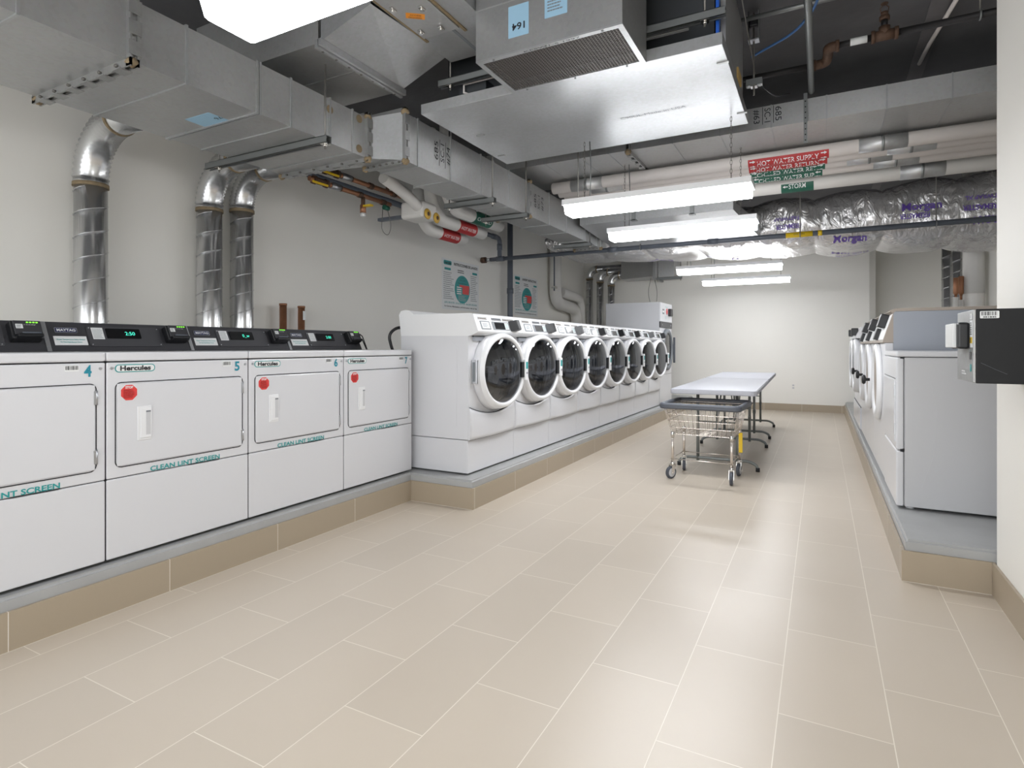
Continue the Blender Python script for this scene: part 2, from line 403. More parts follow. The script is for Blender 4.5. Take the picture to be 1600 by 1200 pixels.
# raised curbs the machines stand on
g = G()
def curb(g, poly, m='curb'):
    t = bmesh.new(); A = [t.verts.new((x, y, .002)) for x, y in poly]; B = [t.verts.new((x, y, CURB)) for x, y in poly]; n = len(poly)
    t.faces.new(B)
    for k in range(n): t.faces.new((A[k], A[(k+1) % n], B[(k+1) % n], B[k]))
    bmesh.ops.recalc_face_normals(t, faces=t.faces)
    es = [e for e in t.edges if all(v.co.z > .1 for v in e.verts)]
    bmesh.ops.bevel(t, geom=es, offset=.012, segments=3, affect='EDGES')
    g.merge(t, m)
curb(g, [(XL+.002, YB+.002), (-2.615, YB+.002), (-2.615, 3.345), (-2.092, 3.345), (-2.092, YF-.002), (XL+.002, YF-.002)])
struct(g.build('trim_1'))
g = G(); curb(g, [(.352, 3.30), (XR-.002, 3.30), (XR-.002, YF+.5), (.79, YF+.5), (.79, YF-.002), (.352, YF-.002)]); struct(g.build('trim_2'))
TH = .145
g = G()
g.box(-2.613, -2.601, YB+.015, 3.333, 0, TH, 'skirt_y'); g.box(-2.613, -2.078, 3.333, 3.345, 0, TH, 'skirt_x'); g.box(-2.09, -2.078, 3.346, YF-.016, 0, TH, 'skirt_y')
struct(g.build('baseboard_left'))
g = G(); g.box(-2.07, .335, YF-.014, YF-.002, 0, .125, 'skirt_x'); struct(g.build('baseboard_far'))
g = G(); g.box(.336, .35, 3.298, YF-.004, 0, TH, 'skirt_y'); g.box(.336, XS, 3.286, 3.298, 0, TH, 'skirt_x'); g.box(XS-.013, XS-.001, YB+.01, 3.285, 0, TH, 'skirt_y')
struct(g.build('baseboard_right'))

# ------------------------------------------------------------------ lights
def light_fixture(x0, x1, y0, z, ztop, label, chain=True):
    t = thing('light_fixture', label, 'ceiling light', ((x0+x1)/2, y0+.1, z), 0, 'hanging LED light fixtures')
    L = (x1-x0)/2
    g = G(); g.box(-L, L, -.10, .10, .066, .10, 'white2', bev=.004); g.box(-L, L, -.112, -.1005, .060, .10, 'white2'); g.box(-L, L, .1005, .112, .060, .10, 'white2')
    for s in (-1, 1): g.prism([(-.112, .10), (-.112, .060), (.112, .060), (.112, .10)], s*L, s*(L+.012), 'x', 'white2')
    g.build('housing', t)
    g = G(); g.prism([(-.10, .066), (-.10, .05), (-.083, .004), (-.07, 0), (.07, 0), (.083, .004), (.10, .05), (.10, .066)], -L+.001, L-.001, 'x', 'lens'); g.build('lens', t)
    for s in (-1, 1):
        g = G(); zz = .10; k = 0; xx = s*(L-.12)
        top = ztop-z-.002
        while zz < top:
            zl = min(.036, top-zz+.004); a, b = (X, Z) if k % 2 == 0 else (Y, Z); c = Vector((xx, 0, zz+zl/2))
            pts = [c+a*.0065*math.cos(q*PI/4)+b*(zl/2*math.sin(q*PI/4)) for q in range(8)]
            g.tube(pts, .0016, 'rod', 4, closed=True); zz += .028; k += 1
        g.build('chain', t)
    g = G(); g.tube([(-L+.16, 0, .10), (-L+.165, .01, (ztop-z)*.5+.05), (-L+.16, 0, ztop-z-.002)], .004, 'strut', 6); g.build('power_cord', t)
    return t
light_fixture(-1.585, -.385, 1.05, 2.065, ZC, 'glowing white light fixture nearest the camera, cut off by the top edge of the photo')
light_fixture(-1.636, -.392, 3.86, 2.065, 2.592, 'glowing hanging light fixture under the grey panel of the ceiling unit')
light_fixture(-1.68, -.463, 4.98, 2.065, 2.742, 'glowing hanging light fixture just in front of the long grey pipe')
light_fixture(-1.69, -.43, 7.8, 2.065, 2.24, 'glowing hanging light fixture just below the foil wrapped duct')
light_fixture(-1.64, -.41, 9.4, 2.065, ZC, 'farthest glowing hanging light fixture, closest to the far wall')

# ------------------------------------------------------------------ dryers, left row
DW = .686
def slope_pt(yf, tf, lift=0.):
    """point on the sloped console: yf 0..1 across, tf 0..1 bottom to top"""
    b = Vector((-.4798, yf*DW, .889)); u = Vector((-.072, 0, .138)); n = Vector((.138, 0, .072)).normalized()
    return b+u*tf+n*lift
SU = Vector((-.072, 0, .138)).normalized(); SN = Vector((.138, 0, .072)).normalized()
def front_hole_free(): pass
def make_dryer(num, disp, last=False):
    t = thing('dryer', '', 'dryer', (0, 0, 0), 0, 'dryers of the left row')
    g = G()
    g.box(-.70, -.022, .002, DW-.002, .012, .846, 'white', bev=.004)
    g.box(-.022, -.006, .002, DW-.002, .012, .846, 'seam')
    for y in (.05, DW-.05):
        for x in (-.06, -.62): g.cyl((x, y, 0), (x, y, .014), .018, 'rubber', 10)
    g.build('cabinet', t)
    g = G(); g.box(-.70, .002, .0015, DW-.0015, .849, .888, 'white', bev=.008, seg=3); g.build('worktop', t)
    g = G(); g.box(-.02, 0, .0025, DW-.0025, .352, .844, 'white', bev=.006, seg=3)
    for y in (.022, DW-.022): g.cyl((0, y, .82), (.004, y, .82), .006, 'silver', 12)
    # seam around the door
    sp = []
    y0, y1, z0, z1, r = .036, .648, .396, .758, .025
    for cy, cz, a0 in ((y1-r, z0+r, -90), (y1-r, z1-r, 0), (y0+r, z1-r, 90), (y0+r, z0+r, 180)):
        for k in range(7):
            a = math.radians(a0+15*k); sp.append((.0006, cy+r*math.cos(a), cz+r*math.sin(a)))
    g.tube(sp, .0022, 'seam', 6, closed=True)
    g.box(-.004, .0012, .36, .52, .3505, .3535, 'seam')
    fp = g.build('front_panel', t)
    g = G(); g.plate((.0005, .118, .818), Y, Z, .168, .034, 'teal', shape='round', rad=.016).plate((.0013, .118, .818), Y, Z, .160, .027, 'paper', shape='round', rad=.013)
    g.text('Hercules', (.0021, .118, .819), Y, Z, .020, 'ink', w=.128, bold=.035); g.build('shop_badge', fp)
    g = G(); g.text(str(num), (.0005, .617, .812), Y, Z, .045, 'tealnum', w=.028, bold=.03); g.build('number_decal', fp)
    g = G(); g.plate((.0004, .56, .824), Y, Z, .05, .024, 'paper', th=.0005); g.barcode((.0004, .56, .826), Y, Z, .044, .016, 'ink'); g.build('barcode_sticker', fp)
    g = G(); g.text('CLEAN LINT SCREEN', (.0005, .35, .366), Y, Z, .021, 'teal', w=.338, bold=.025); g.build('lint_lettering', fp)
    g = G(); g.box(-.02, 0, .0025, DW-.0025, .012, .349, 'white', bev=.006, seg=3); g.build('lower_panel', t)
    # door
    g = G()
    g.box(-.004, .006, .041, .643, .401, .753, 'white', bev=.0045, seg=2)
    d = g.build('door', t)
    g = G(); yc, zc = .152, .575
    g.box(.005, .0095, yc-.030, yc+.030, zc-.075, zc+.075, 'white2', bev=.003)
    g.box(.009, .013, yc-.018, yc+.028, zc-.065, zc+.065, 'white2', bev=.0015)
    g.box(.0125, .0135, yc+.004, yc+.024, zc-.052, zc+.054, 'greyside')
    g.box(.0132, .0142, yc+.004, yc+.024, zc+.047, zc+.054, 'greyink')
    g.build('handle', d)
    for z in (.455, .70):
        g = G(); g.cyl((.004, .648, z-.03), (.004, .648, z+.03), .005, 'silver', 10); g.box(.004, .0075, .636, .648, z-.028, z+.028, 'silver', bev=.001); g.build('hinge', d)
    g = G(); g.plate((.0061, .088, .713), Y, Z, .070, .070, 'paper', shape='oct').plate((.0069, .088, .713), Y, Z, .066, .066, 'red', shape='oct')
    g.text('STOP', (.0077, .088, .736), Y, Z, .010, 'paper', w=.032, bold=.04); g.lines((.0066, .088, .708), Y, Z, .046, .038, 8, 'paper', .2, .4); g.build('stop_sticker', d)
    # console
    g = G()
    g.prism([(-.487, .887), (-.480, .889), (-.552, 1.027), (-.60, 1.030), (-.62, .887)], .001, DW-.001, 'y', 'char')
    c = g.build('console', t)
    g = G(); a = slope_pt(0, 0, .001)
    if num != 4 or True:
        q = [slope_pt(-.004, 0, .001), slope_pt(.022, 0, .001), slope_pt(.022, 1, .001), slope_pt(-.004, 1, .001)]
        q2 = [p+SN*.003 for p in q]
        g.face(q2, 'silver')
        for i in range(4): g.face([q[i], q[(i+1) % 4], q2[(i+1) % 4], q2[i]], 'silver')
    g.build('trim_strip', c)
    g = G(); o = slope_pt(.135, .72, .001); g.plate(o, Y, SU, .095, .028, 'silver', th=.0015, shape='round', rad=.004); g.plate(o+SN*.0015, Y, SU, .089, .023, 'navy', shape='round', rad=.003)
    g.text('MAYTAG', o+SN*.0022, Y, SU, .013, 'paper', w=.078, bold=.03); g.build('nameplate', c)
    g = G(); o = slope_pt(.15, .36, .001); g.plate(o, Y, SU, .138, .048, 'paper', th=.001)
    g.text('Water Temperature Select Button', o+SU*.006+SN*.001, Y, SU, .0065, 'teal', w=.12, bold=.02); g.text('Do Not Hold Button Down', o-SU*.008+SN*.001, Y, SU, .0065, 'teal', w=.09, bold=.02); g.build('instruction_sticker', c)
    g = G(); o = slope_pt(.52, .52, 0); g.plate(o, Y, SU, .352, .112, 'char2', th=.004, shape='round', rad=.012)
    for dy in (-.165, .165):
        for du in (-.046, .046): g.cyl(o+Y*dy+SU*du, o+Y*dy+SU*du+SN*.006, .003, 'silver', 8)
    o2 = slope_pt(.33, .62, .004); g.plate(o2, Y, SU, .052, .064, 'paper', th=.0008); g.lines(o2+SN*.0003, Y, SU, .046, .056, 7, 'greyink', .2, .3)
    g.build('control_inset', c)
    g = G(); o2 = slope_pt(.505, .62, .004); g.plate(o2, Y, SU, .165, .056, 'dglass', th=.003, shape='round', rad=.004)
    g.text(disp, o2+Y*.03+SN*.003, Y, SU, .020, 'disp', w=.048 if len(disp) > 2 else .03, bold=.0); g.build('display', c)
    g = G(); o3 = slope_pt(.885, .62, 0)
    m3 = Matrix.Translation(o3) @ Matrix((( SN.x, 0, SU.x, 0), (0, 1, 0, 0), (SN.z, 0, SU.z, 0), (0, 0, 0, 1)))
    g.box(0, .045, -.058, .058, -.052, .038, 'black', bev=.006, rot=m3)
    g.box(.045, .052, -.050, .054, -.036, .034, 'char', bev=.004, rot=m3)
    g.box(.04, .066, -.045, .050, -.052, -.036, 'black', bev=.004, rot=m3)
    P3 = lambda a, b, l: m3 @ Vector((l, a, b))
    g.plate(P3(-.03, .004, .052), Y, SU, .026, .022, 'paper'); g.lines(P3(-.03, .004, .0524), Y, SU, .02, .016, 4, 'greyink')
    for k in range(4): g.plate(P3(.002+k*.012, .024, .052), Y, SU, .009, .006, 'led', shape='disc')
    g.plate(P3(.012, -.028, .052), Y, SU, .07, .007, 'bluepipe'); g.text('ready', P3(.01, .012, .0522), Y, SU, .004, 'paper', w=.045)
    g.build('card_reader', c)
    return t
drY = [.655, 1.341, 2.027, 2.713]
labs = ['white dryer marked 4 at the left edge of the photo', 'white dryer marked 5 between dryers 4 and 6', 'white dryer marked 6 between dryers 5 and 7', 'white dryer marked 7 at the end of its row, against the tall washer side']
for n, y, dsp, lb in zip((4, 5, 6, 7), drY, ('0:00', '2:50', '0_w', '2:00'), labs):
    d = make_dryer(n, dsp); d.location = (-2.645, y, .197); d['label'] = lb
# two cables at the end of the last console
g = G()
for dz, dy in ((.10, .0), (.07, -.004)):
    g.tube(bend([(-3.175, 3.392, 1.10+dz), (-3.175, 3.45, 1.10+dz), (-3.19, 3.56, 1.02), (-3.2, 3.6, .8)], .06), .004, 'black', 6)
    g.cyl((-3.175, 3.392, 1.10+dz), (-3.175, 3.43, 1.10+dz), .008, 'black', 8)
g.build('cable', label='pair of thin black cables leaving the last dryer console', category='cable')

# ------------------------------------------------------------------ washers, left row
WH = 1.0
def ring_panel(g, x, y0, y1, z0, z1, cy, cz, r, m, seg=48):
    """flat panel in the yz plane with a round hole"""
    inner = []; outer = []
    for k in range(seg):
        a = 2*PI*k/seg; c, s = math.cos(a), math.sin(a)
        inner.append(Vector((x, cy+r*c, cz+r*s)))
        tt = min([(y1-cy)/c if c > 1e-6 else 9, (y0-cy)/c if c < -1e-6 else 9, (z1-cz)/s if s > 1e-6 else 9, (z0-cz)/s if s < -1e-6 else 9])
        outer.append(Vector((x, cy+tt*c, cz+tt*s)))
    for cy2, cz2 in ((y0, z0), (y0, z1), (y1, z0), (y1, z1)):   # snap nearest outer vertices to the corners
        k = min(range(seg), key=lambda i: (outer[i]-Vector((x, cy2, cz2))).length); outer[k] = Vector((x, cy2, cz2))
    I = [g.bm.verts.new(p) for p in inner]; O = [g.bm.verts.new(p) for p in outer]
    g._fin([g.bm.faces.new((I[k], O[k], O[(k+1) % seg], I[(k+1) % seg])) for k in range(seg)], m)
def make_washer():
    t = thing('washer', '', 'washing machine', (0, 0, 0), 0, 'front loading washers of the left row')
    W = DW; cy, cz = .352, .730
    g = G()
    g.box(-.60, 0, .002, W-.002, .250, 1.0, 'white', skip=('+x',))
    for y in (0.002, W-.002):   # pressed panel on the sides
        s = -1 if y < .3 else 1
        g.prism([(-.50, .36), (-.10, .34), (-.09, .90), (-.16, 1.0-.04), (-.46, .94), (-.51, .88)], y, y+s*.0012, 'y', 'white')
    ring_panel(g, 0, .002, W-.002, .250, 1.0, cy, cz, .245, 'white')
    g.build('cabinet', t)
    g = G(); g.box(-.61, -.004, .001, W-.001, .010, .245, 'white', bev=.004)
    for y in (.05, W-.05):
        for x in (-.05, -.55): g.cyl((x, y, -.002), (x, y, .012), .02, 'rubber', 10)
    g.box(-.004, -.002, .002, W-.002, .012, .243, 'white'); g.build('pedestal', t)
    # bowed lower panel with a dished top edge
    g = G(); NY, NZ = 20, 8; rows = []
    for j in range(NZ+1):
        row = []
        for i in range(NY+1):
            yy = .003+(W-.006)*i/NY; q = (yy-W/2)/(W/2); top = .478-.062*(1-q*q)
            zz = .247+(top-.247)*j/NZ; tz = j/NZ
            xx = .010+.020*(1-q*q)*(1-.35*tz)+.006*math.sin(PI*tz)
            row.append(g.bm.verts.new((xx, yy, zz)))
        rows.append(row)
    fs = [g.bm.faces.new((rows[j][i], rows[j][i+1], rows[j+1][i+1], rows[j+1][i])) for j in range(NZ) for i in range(NY)]
    g._fin(fs, 'white', True)
    for row, sgn in ((rows[0], 1), (rows[-1], -1)):
        bk = [g.bm.verts.new((0.0005, v.co.x*0+v.co.y, v.co.z)) for v in row]
        g._fin([g.bm.faces.new((row[i], bk[i], bk[i+1], row[i+1]) if sgn > 0 else (row[i+1], bk[i+1], bk[i], row[i])) for i in range(NY)], 'seam' if sgn < 0 else 'white')
    for i in (0, NY):
        bk = [g.bm.verts.new((0.0005, rows[j][i].co.y, rows[j][i].co.z)) for j in range(NZ+1)]
        g._fin([g.bm.faces.new((rows[j][i], rows[j+1][i], bk[j+1], bk[j])) for j in range(NZ)], 'white')
    g.tube([v.co+Vector((.0005, 0, .0015)) for v in rows[-1]], .0022, 'seam', 5); g.tube([v.co+Vector((-.004, 0, -.001)) for v in rows[0]], .0018, 'seam', 5)
    g.build('lower_panel', t)
    # console
    g = G(); prof = [(0.0, .985), (.028, .992), (.078, 1.012), (.082, 1.022), (.045, 1.128), (.036, 1.142), (.02, 1.148), (-.48, 1.150), (-.52, 1.178), (-.56, 1.185), (-.60, 1.178), (-.62, 1.15), (-.60, .99)]
    g.prism(prof, .0015, W-.0015, 'y', 'white2', bev=.0015)
    c = g.build('console', t)
    u = Vector((-.037, 0, .106)).normalized(); n = Vector((.106, 0, .037)).normalized()
    def cp(yf, tf, l=0.): return Vector((.082, yf*W, 1.022))+Vector((-.037, 0, .106))*tf+n*l
    for y0, y1 in ((.06, .25), (.345, .56), (.585, .85)):
        g = G(); o = cp((y0+y1)/2, .86); g.plate(o, Y, u, (y1-y0)*W, .020, 'char2' if y0 < .4 and y0 > .3 else 'greyink', th=.0006); g.plate(o+n*.0006, Y, u, (y1-y0)*W-.012, .012, 'beige' if y0 > .5 or y0 < .1 else 'greyink', th=.0004)
        g.lines(o+n*.0002, Y, u, (y1-y0)*W-.02, .008, 1, 'ink', .1, .8); g.build('legend_strip', c)
    g = G(); o = cp(.185, .40); g.plate(o, Y, u, .135, .066, 'greyink', th=.002, shape='round', rad=.005); g.plate(o+n*.002, Y, u, .105, .048, 'paper', th=.0008); g.lines(o+n*.0022, Y, u, .08, .03, 3, 'navy', .3, .4); g.build('instruction_label', c)
    g = G(); o = cp(.52, .40); g.plate(o, Y, u, .26, .066, 'greyink', th=.002, shape='round', rad=.005); g.plate(o+n*.002-Y*.02, Y, u, .15, .052, 'dglass', th=.001)
    g.plate(o+n*.002+Y*.085, Y, u, .055, .052, 'paper', th=.001); g.lines(o+n*.0023+Y*.085, Y, u, .045, .04, 3, 'teal', .2, .3); g.build('display', c)
    g = G(); o3 = cp(.80, .42); m3 = Matrix.Translation(o3) @ Matrix(((n.x, 0, u.x, 0), (0, 1, 0, 0), (n.z, 0, u.z, 0), (0, 0, 0, 1)))
    t2 = bmesh.new(); hh = .042
    pts = [(0, -.06, -hh), (0, .03, -hh), (.055, .03, -hh), (.05, -.005, -hh), (0, -.06, hh), (0, .03, hh), (.055, .03, hh*.9), (.05, -.005, hh*.9)]
    vs = [t2.verts.new(p) for p in pts]
    for f in ((0, 1, 2, 3), (7, 6, 5, 4), (0, 3, 7, 4), (3, 2, 6, 7), (2, 1, 5, 6), (1, 0, 4, 5)): t2.faces.new([vs[i] for i in f])
    bmesh.ops.recalc_face_normals(t2, faces=t2.faces); bmesh.ops.bevel(t2, geom=t2.edges[:], offset=.003, segments=2, affect='EDGES')
    g.merge(t2, 'black', False, m3)
    g.box(0, .03, .034, .075, -.036, .036, 'greyink', bev=.004, rot=m3); g.box(.03, .032, .040, .069, -.026, .026, 'paper', rot=m3)
    g.build('card_reader', c)
    g = G(); g.box(.0, .02, .06, .21, .952, .983, 'bluegrey', bev=.004); g.box(.0, .012, .05, .22, .980, .987, 'seam'); g.build('dispenser_drawer', t)
    # door: tilted slightly, right side further out
    dm = Matrix.Translation((.088, cy+.006, cz)) @ Matrix.Rotation(math.radians(-7.5), 4, 'Z')
    g = G()
    prof = [(.250, -.06), (.286, -.062), (.290, -.05), (.286, -.02), (.278, .004), (.268, .016), (.256, .020), (.246, .016), (.240, .006), (.236, -.01), (.234, -.06)]
    g.lathe(prof, 'white2', 64, dm)
    g.lathe([(.25, .0), (.296, .0), (.296, .012), (.290, .045), (.25, .05)], 'white', 64, Matrix.Translation((.0, cy+.002, cz)))
    d = g.build('door', t)
    g = G(); g.lathe([(.239, .006), (.225, .013), (.19, .024), (.13, .034), (.06, .039), (0, .040)], 'glass', 56, dm); g.build('door_glass', d)
    g = G(); 
    g.box(.014, .040, .236, .278, -.082, .082, 'white2', bev=.005, rot=dm); g.box(.01, .030, .206, .240, -.060, .060, 'black', bev=.003, rot=dm)
    g.box(.0395, .0410, .244, .270, .006, .060, 'teal', rot=dm); g.cyl(dm @ Vector((.040, .257, -.025)), dm @ Vector((.045, .257, -.025)), .009, 'silver', 12)
    g.build('handle', d)
    g = G(); g.box(.0, .045, .042, .064, cz-.085, cz+.085, 'silver', bev=.003); g.box(.012, .032, .0405, .043, cz-.07, cz+.07, 'greyink'); g.build('hinge', d)
    g = G(); bx = Matrix.Translation((0, cy, cz))
    g.lathe([(.246, 0.001), (.236, -.004), (.222, -.018), (.226, -.035), (.212, -.05), (.205, -.06)], 'boot', 48, bx)
    g.build('door_seal', t)
    g = G(); g.lathe([(.205, -.06), (.243, -.075), (.243, -.38), (.20, -.42), (.08, -.41), (.05, -.38), (0, -.38)], 'drum', 48, bx)
    dr = g.build('drum', t)
    for k in range(3):
        a = 2*PI*k/3+.5; rm = bx @ Matrix.Rotation(a, 4, 'X'); g = G(); g.prism([(-.028, .241), (.028, .241), (.012, .19), (-.012, .19)], -.36, -.10, 'x', 'greyside', mtx=rm); g.build('drum_fin', dr)
    return t
w0 = make_washer()
ords = ['nearest', 'second', 'third', 'fourth', 'fifth', 'sixth', 'seventh', 'eighth and farthest']
for i in range(8):
    lb = {0: 'white front loader at the near end of its row, bare side beside dryer 7',
          1: 'white front loading washer right after the near end washer, second in its row',
          7: 'white front loading washer at the far end of its row, against the tall dryer'}.get(i, 'white front loader, %s from the near end of the left washer row' % ords[i])
    p = (-2.2, 3.463+i*DW, .197)
    if i == 0: w0.location = p; w0['label'] = lb
    else: dup(w0, p, 0, lb)
g = G(); g.tube(bend([(-2.83, 3.58, .95), (-2.88, 3.47, 1.05), (-2.90, 3.44, 1.2), (-2.86, 3.5, 1.26), (-2.83, 3.6, 1.24)], .1), .012, 'black', 8)
g.build('hose', label='black drain hose behind the near end washer', category='hose')

# tall single dryer at the end of the left row
t = thing('tumble_dryer', 'tall white tumble dryer at the far end of the left row, standing above the washers', 'dryer', (-2.2, 8.97, .197))
TW, THH = .80, 1.60
g = G(); g.box(-.87, -.01, 0.002, TW, .02, THH, 'greyside', bev=.004)
for y in (.06, TW-.06):
    for x in (-.06, -.78): g.cyl((x, y, 0), (x, y, .02), .02, 'rubber', 8)
g.build('cabinet', t)
g = G(); g.box(-.01, .008, .004, TW-.002, 1.30, THH-.002, 'white', bev=.004)
fp = g.build('control_panel', t)
g = G(); g.box(.008, .055, .52, .66, 1.40, 1.52, 'black', bev=.008); g.build('card_reader', fp)
g = G(); g.plate((.008, .20, 1.46), Y, Z, .12, .08, 'greyink'); g.plate((.0088, .20, 1.46), Y, Z, .10, .03, 'paper'); g.build('legend_plate', fp)
g = G(); g.plate((.008, .44, 1.47), Y, Z, .10, .10, 'red', shape='oct'); g.text('STOP', (.009, .44, 1.49), Y, Z, .02, 'paper', w=.07); g.build('stop_sticker', fp)
g = G(); g.text('Hercules', (.008, .40, 1.54), Y, Z, .02, 'teal', w=.14); g.text('11', (.008, .36, 1.37), Y, Z, .05, 'teal', w=.07); g.build('number_decal', fp)
g = G(); g.box(-.01, .010, .004, TW-.002, 1.205, 1.297, 'char2', bev=.002)
for y in (.12, .68): g.cyl((.01, y, 1.25), (.014, y, 1.25), .012, 'silver', 10)
g.build('grey_band', t)
g = G(); g.box(-.01, 0, .004, TW-.002, .02, 1.20, 'white', bev=.003); g.box(0, .0012, .004, TW-.01, .466, .47, 'seam'); g.cyl((0, .18, .52), (.012, .18, .52), .012, 'black', 10); g.build('front_panel', t)
g = G(); dm = Matrix.Translation((.02, .42, .86))
g.lathe([(.29, -.02), (.335, -.018), (.33, .015), (.30, .025), (.27, .02), (.262, 0)], 'greyink', 56, dm); d = g.build('door', t)
g = G(); g.lathe([(.265, .004), (.2, .012), (0, .014)], 'dglass', 48, dm); g.build('door_glass', d)
g = G(); g.box(.02, .05, .31, .35, -.22, .20, 'bumper', bev=.005, rot=dm); g.build('handle', d)

# ------------------------------------------------------------------ right side machines (face -x): built facing +x, turned half round
t = thing('dryer', 'white dryer on the right curb with its pale grey side facing the camera', 'dryer', (.373, 3.90+DW, .197), PI)
g = G(); g.box(-.69, -.040, .002, DW-.002, .014, .850, 'greyside', bev=.004)
g.prism([(-.60, .16), (-.12, .13), (-.17, .30), (-.19, .55), (-.15, .76), (-.55, .76)], DW-.003, DW-.0003, 'y', 'greyside')
g.cyl((-.60, DW-.002, .10), (-.60, DW-.0005, .10), .05, 'greyside', 28)
for y in (.05, DW-.05):
    for x in (-.07, -.62): g.cyl((x, y, 0), (x, y, .016), .02, 'white2', 10)
g.box(-.036, -.02, .004, DW-.004, .02, .85, 'seam'); g.build('cabinet', t)
g = G(); g.box(-.69, .0, .0015, DW-.0015, .853, .886, 'white', bev=.010, seg=3); g.build('worktop', t)
g = G(); g.box(-.040, 0, .003, DW-.003, .330, .850, 'white', bev=.010, seg=3); g.box(-.01, .0008, .03, DW-.03, .728, .731, 'seam'); g.build('front_panel', t)
g = G(); g.box(-.040, 0, .003, DW-.003, .014, .326, 'white', bev=.010, seg=3); g.build('lower_panel', t)
g = G(); g.box(-.002, .006, .05, .645, .37, .722, 'white', bev=.004); d = g.build('door', t)
for z in (.44, .66):
    g = G(); g.box(0, .008, .642, .652, z-.035, z+.035, 'silver', bev=.001); g.build('hinge', d)

def make_rwasher(W=.85):
    t = thing('washer', '', 'washing machine', (0, 0, 0), PI, 'silver fronted washers of the right row')
    cy, cz = W/2, .655
    g = G(); g.box(-.85, -.048, .002, W-.002, .02, 1.145, 'bluegrey')
    for y in (.06, W-.06):
        for x in (-.1, -.75): g.cyl((x, y, 0), (x, y, .021), .025, 'rubber', 8)
    g.build('cabinet', t)
    g = G(); g.box(-.048, 0, .002, W-.002, .02, .935, 'white', bev=.004); g.build('front_panel', t)
    g = G(); g.prism([(-.048, .937), (.012, .937), (.012, .95), (-.045, 1.13), (-.048, 1.13)], .003, W-.003, 'y', 'beige'); 
    n = Vector((.18, 0, .057)).normalized(); u = Vector((-.057, 0, .18)).normalized()
    c = g.build('console', t)
    def cp(y, tf, l=0.): return Vector((.012, y, .95))+Vector((-.057, 0, .18))*tf+n*l
    g = G(); g.plate(cp(W/2, .5, .0), Y, u, W-.05, .17, 'paper', th=.002); g.lines(cp(.25, .5, .0012), Y, u, .3, .1, 5, 'greyink'); g.build('control_plate', c)
    g = G(); m3 = Matrix.Translation(cp(.62, .72)) @ Matrix(((n.x, 0, u.x, 0), (0, 1, 0, 0), (n.z, 0, u.z, 0), (0, 0, 0, 1)))
    g.box(0, .05, -.06, .06, -.045, .05, 'black', bev=.006, rot=m3); g.build('card_reader', c)
    g = G(); m3 = Matrix.Translation(cp(.40, .30)) @ Matrix(((n.x, 0, u.x, 0), (0, 1, 0, 0), (n.z, 0, u.z, 0), (0, 0, 0, 1)))
    g.box(0, .03, -.05, .05, -.05, .035, 'black', bev=.004, rot=m3); g.build('coin_box', c)
    g = G(); g.prism([(-.85, 1.146), (-.06, 1.146), (-.045, 1.13), (-.03, 1.146), (-.045, 1.16), (-.07, 1.166), (-.85, 1.166)], 0, W, 'y', 'beige'); g.build('top_cap', t)
    dm = Matrix.Translation((.015, cy, cz)); g = G()
    g.lathe([(.27, -.016), (.280, -.015), (.276, .005), (.262, .018), (.235, .020), (.215, .014), (.205, .004)], 'white2', 56, dm); d = g.build('door', t)
    g = G(); g.lathe([(.21, .005), (.15, -.006), (0, -.010)], 'beige', 48, dm); g.build('door_glass', d)
    g = G(); a = Vector((.035, -.235, 0)); g.cyl(dm @ a, dm @ (a+X*.04), .012, 'black', 10)
    g.lathe([(0, .085), (.03, .083), (.038, .07), (.03, .058), (.012, .055), (.012, .03)], 'black', 20, dm @ Matrix.Translation((0, -.235, 0)))
    g.build('knob', d)
    return t
rw = make_rwasher()
yy = 4.60
for i, lb in enumerate(('tall washer directly behind the pale grey sided dryer, black round latch on its door', 'middle one of the three tall washers with black door latches', 'farthest of the three tall washers with black door latches')):
    p = (.378, yy+(i+1)*.86, .197)
    if i == 0: rw.location = p; rw['label'] = lb
    else: dup(rw, p, PI, lb)
# two slimmer front loaders at the far end of the right row
def make_slim():
    t = thing('washer', '', 'washing machine', (0, 0, 0), PI, 'white front loaders at the far end of the right row'); W = .69
    g = G(); g.box(-.70, 0, .002, W-.002, .02, 1.0, 'white', bev=.004)
    for y in (.06, W-.06):
        for x in (-.08, -.6): g.cyl((x, y, 0), (x, y, .021), .02, 'rubber', 8)
    g.build('cabinet', t)
    g = G(); g.prism([(-.6, 1.0), (.05, 1.0), (.055, 1.01), (.0, 1.12), (-.6, 1.14)], .002, W-.002, 'y', 'white2'); c = g.build('console', t)
    g = G(); g.box(.02, .085, .42, .55, 1.03, 1.11, 'black', bev=.006); g.build('card_reader', c)
    g = G(); dm = Matrix.Translation((.045, W/2, .70))
    g.lathe([(.26, -.045), (.305, -.045), (.30, .0), (.275, .02), (.245, .012), (.235, -.02)], 'white2', 48, dm); d = g.build('door', t)
    g = G(); g.lathe([(.24, -.005), (.1, .02), (0, .024)], 'glass', 40, dm); g.build('door_glass', d)
    g = G(); g.box(-.003, .004, .005, W-.005, .255, .26, 'seam'); g.box(0, .012, .01, W-.01, .03, .25, 'white', bev=.004); g.build('lower_panel', t)
    return t
sl = make_slim(); sl.location = (.378, 7.19+.69, .197); sl['label'] = 'nearer of the two slim white front loaders beyond the tall washers at right'
dup(sl, (.378, 7.88+.70, .197), PI, 'last white front loader of the right row, nearest the far wall')

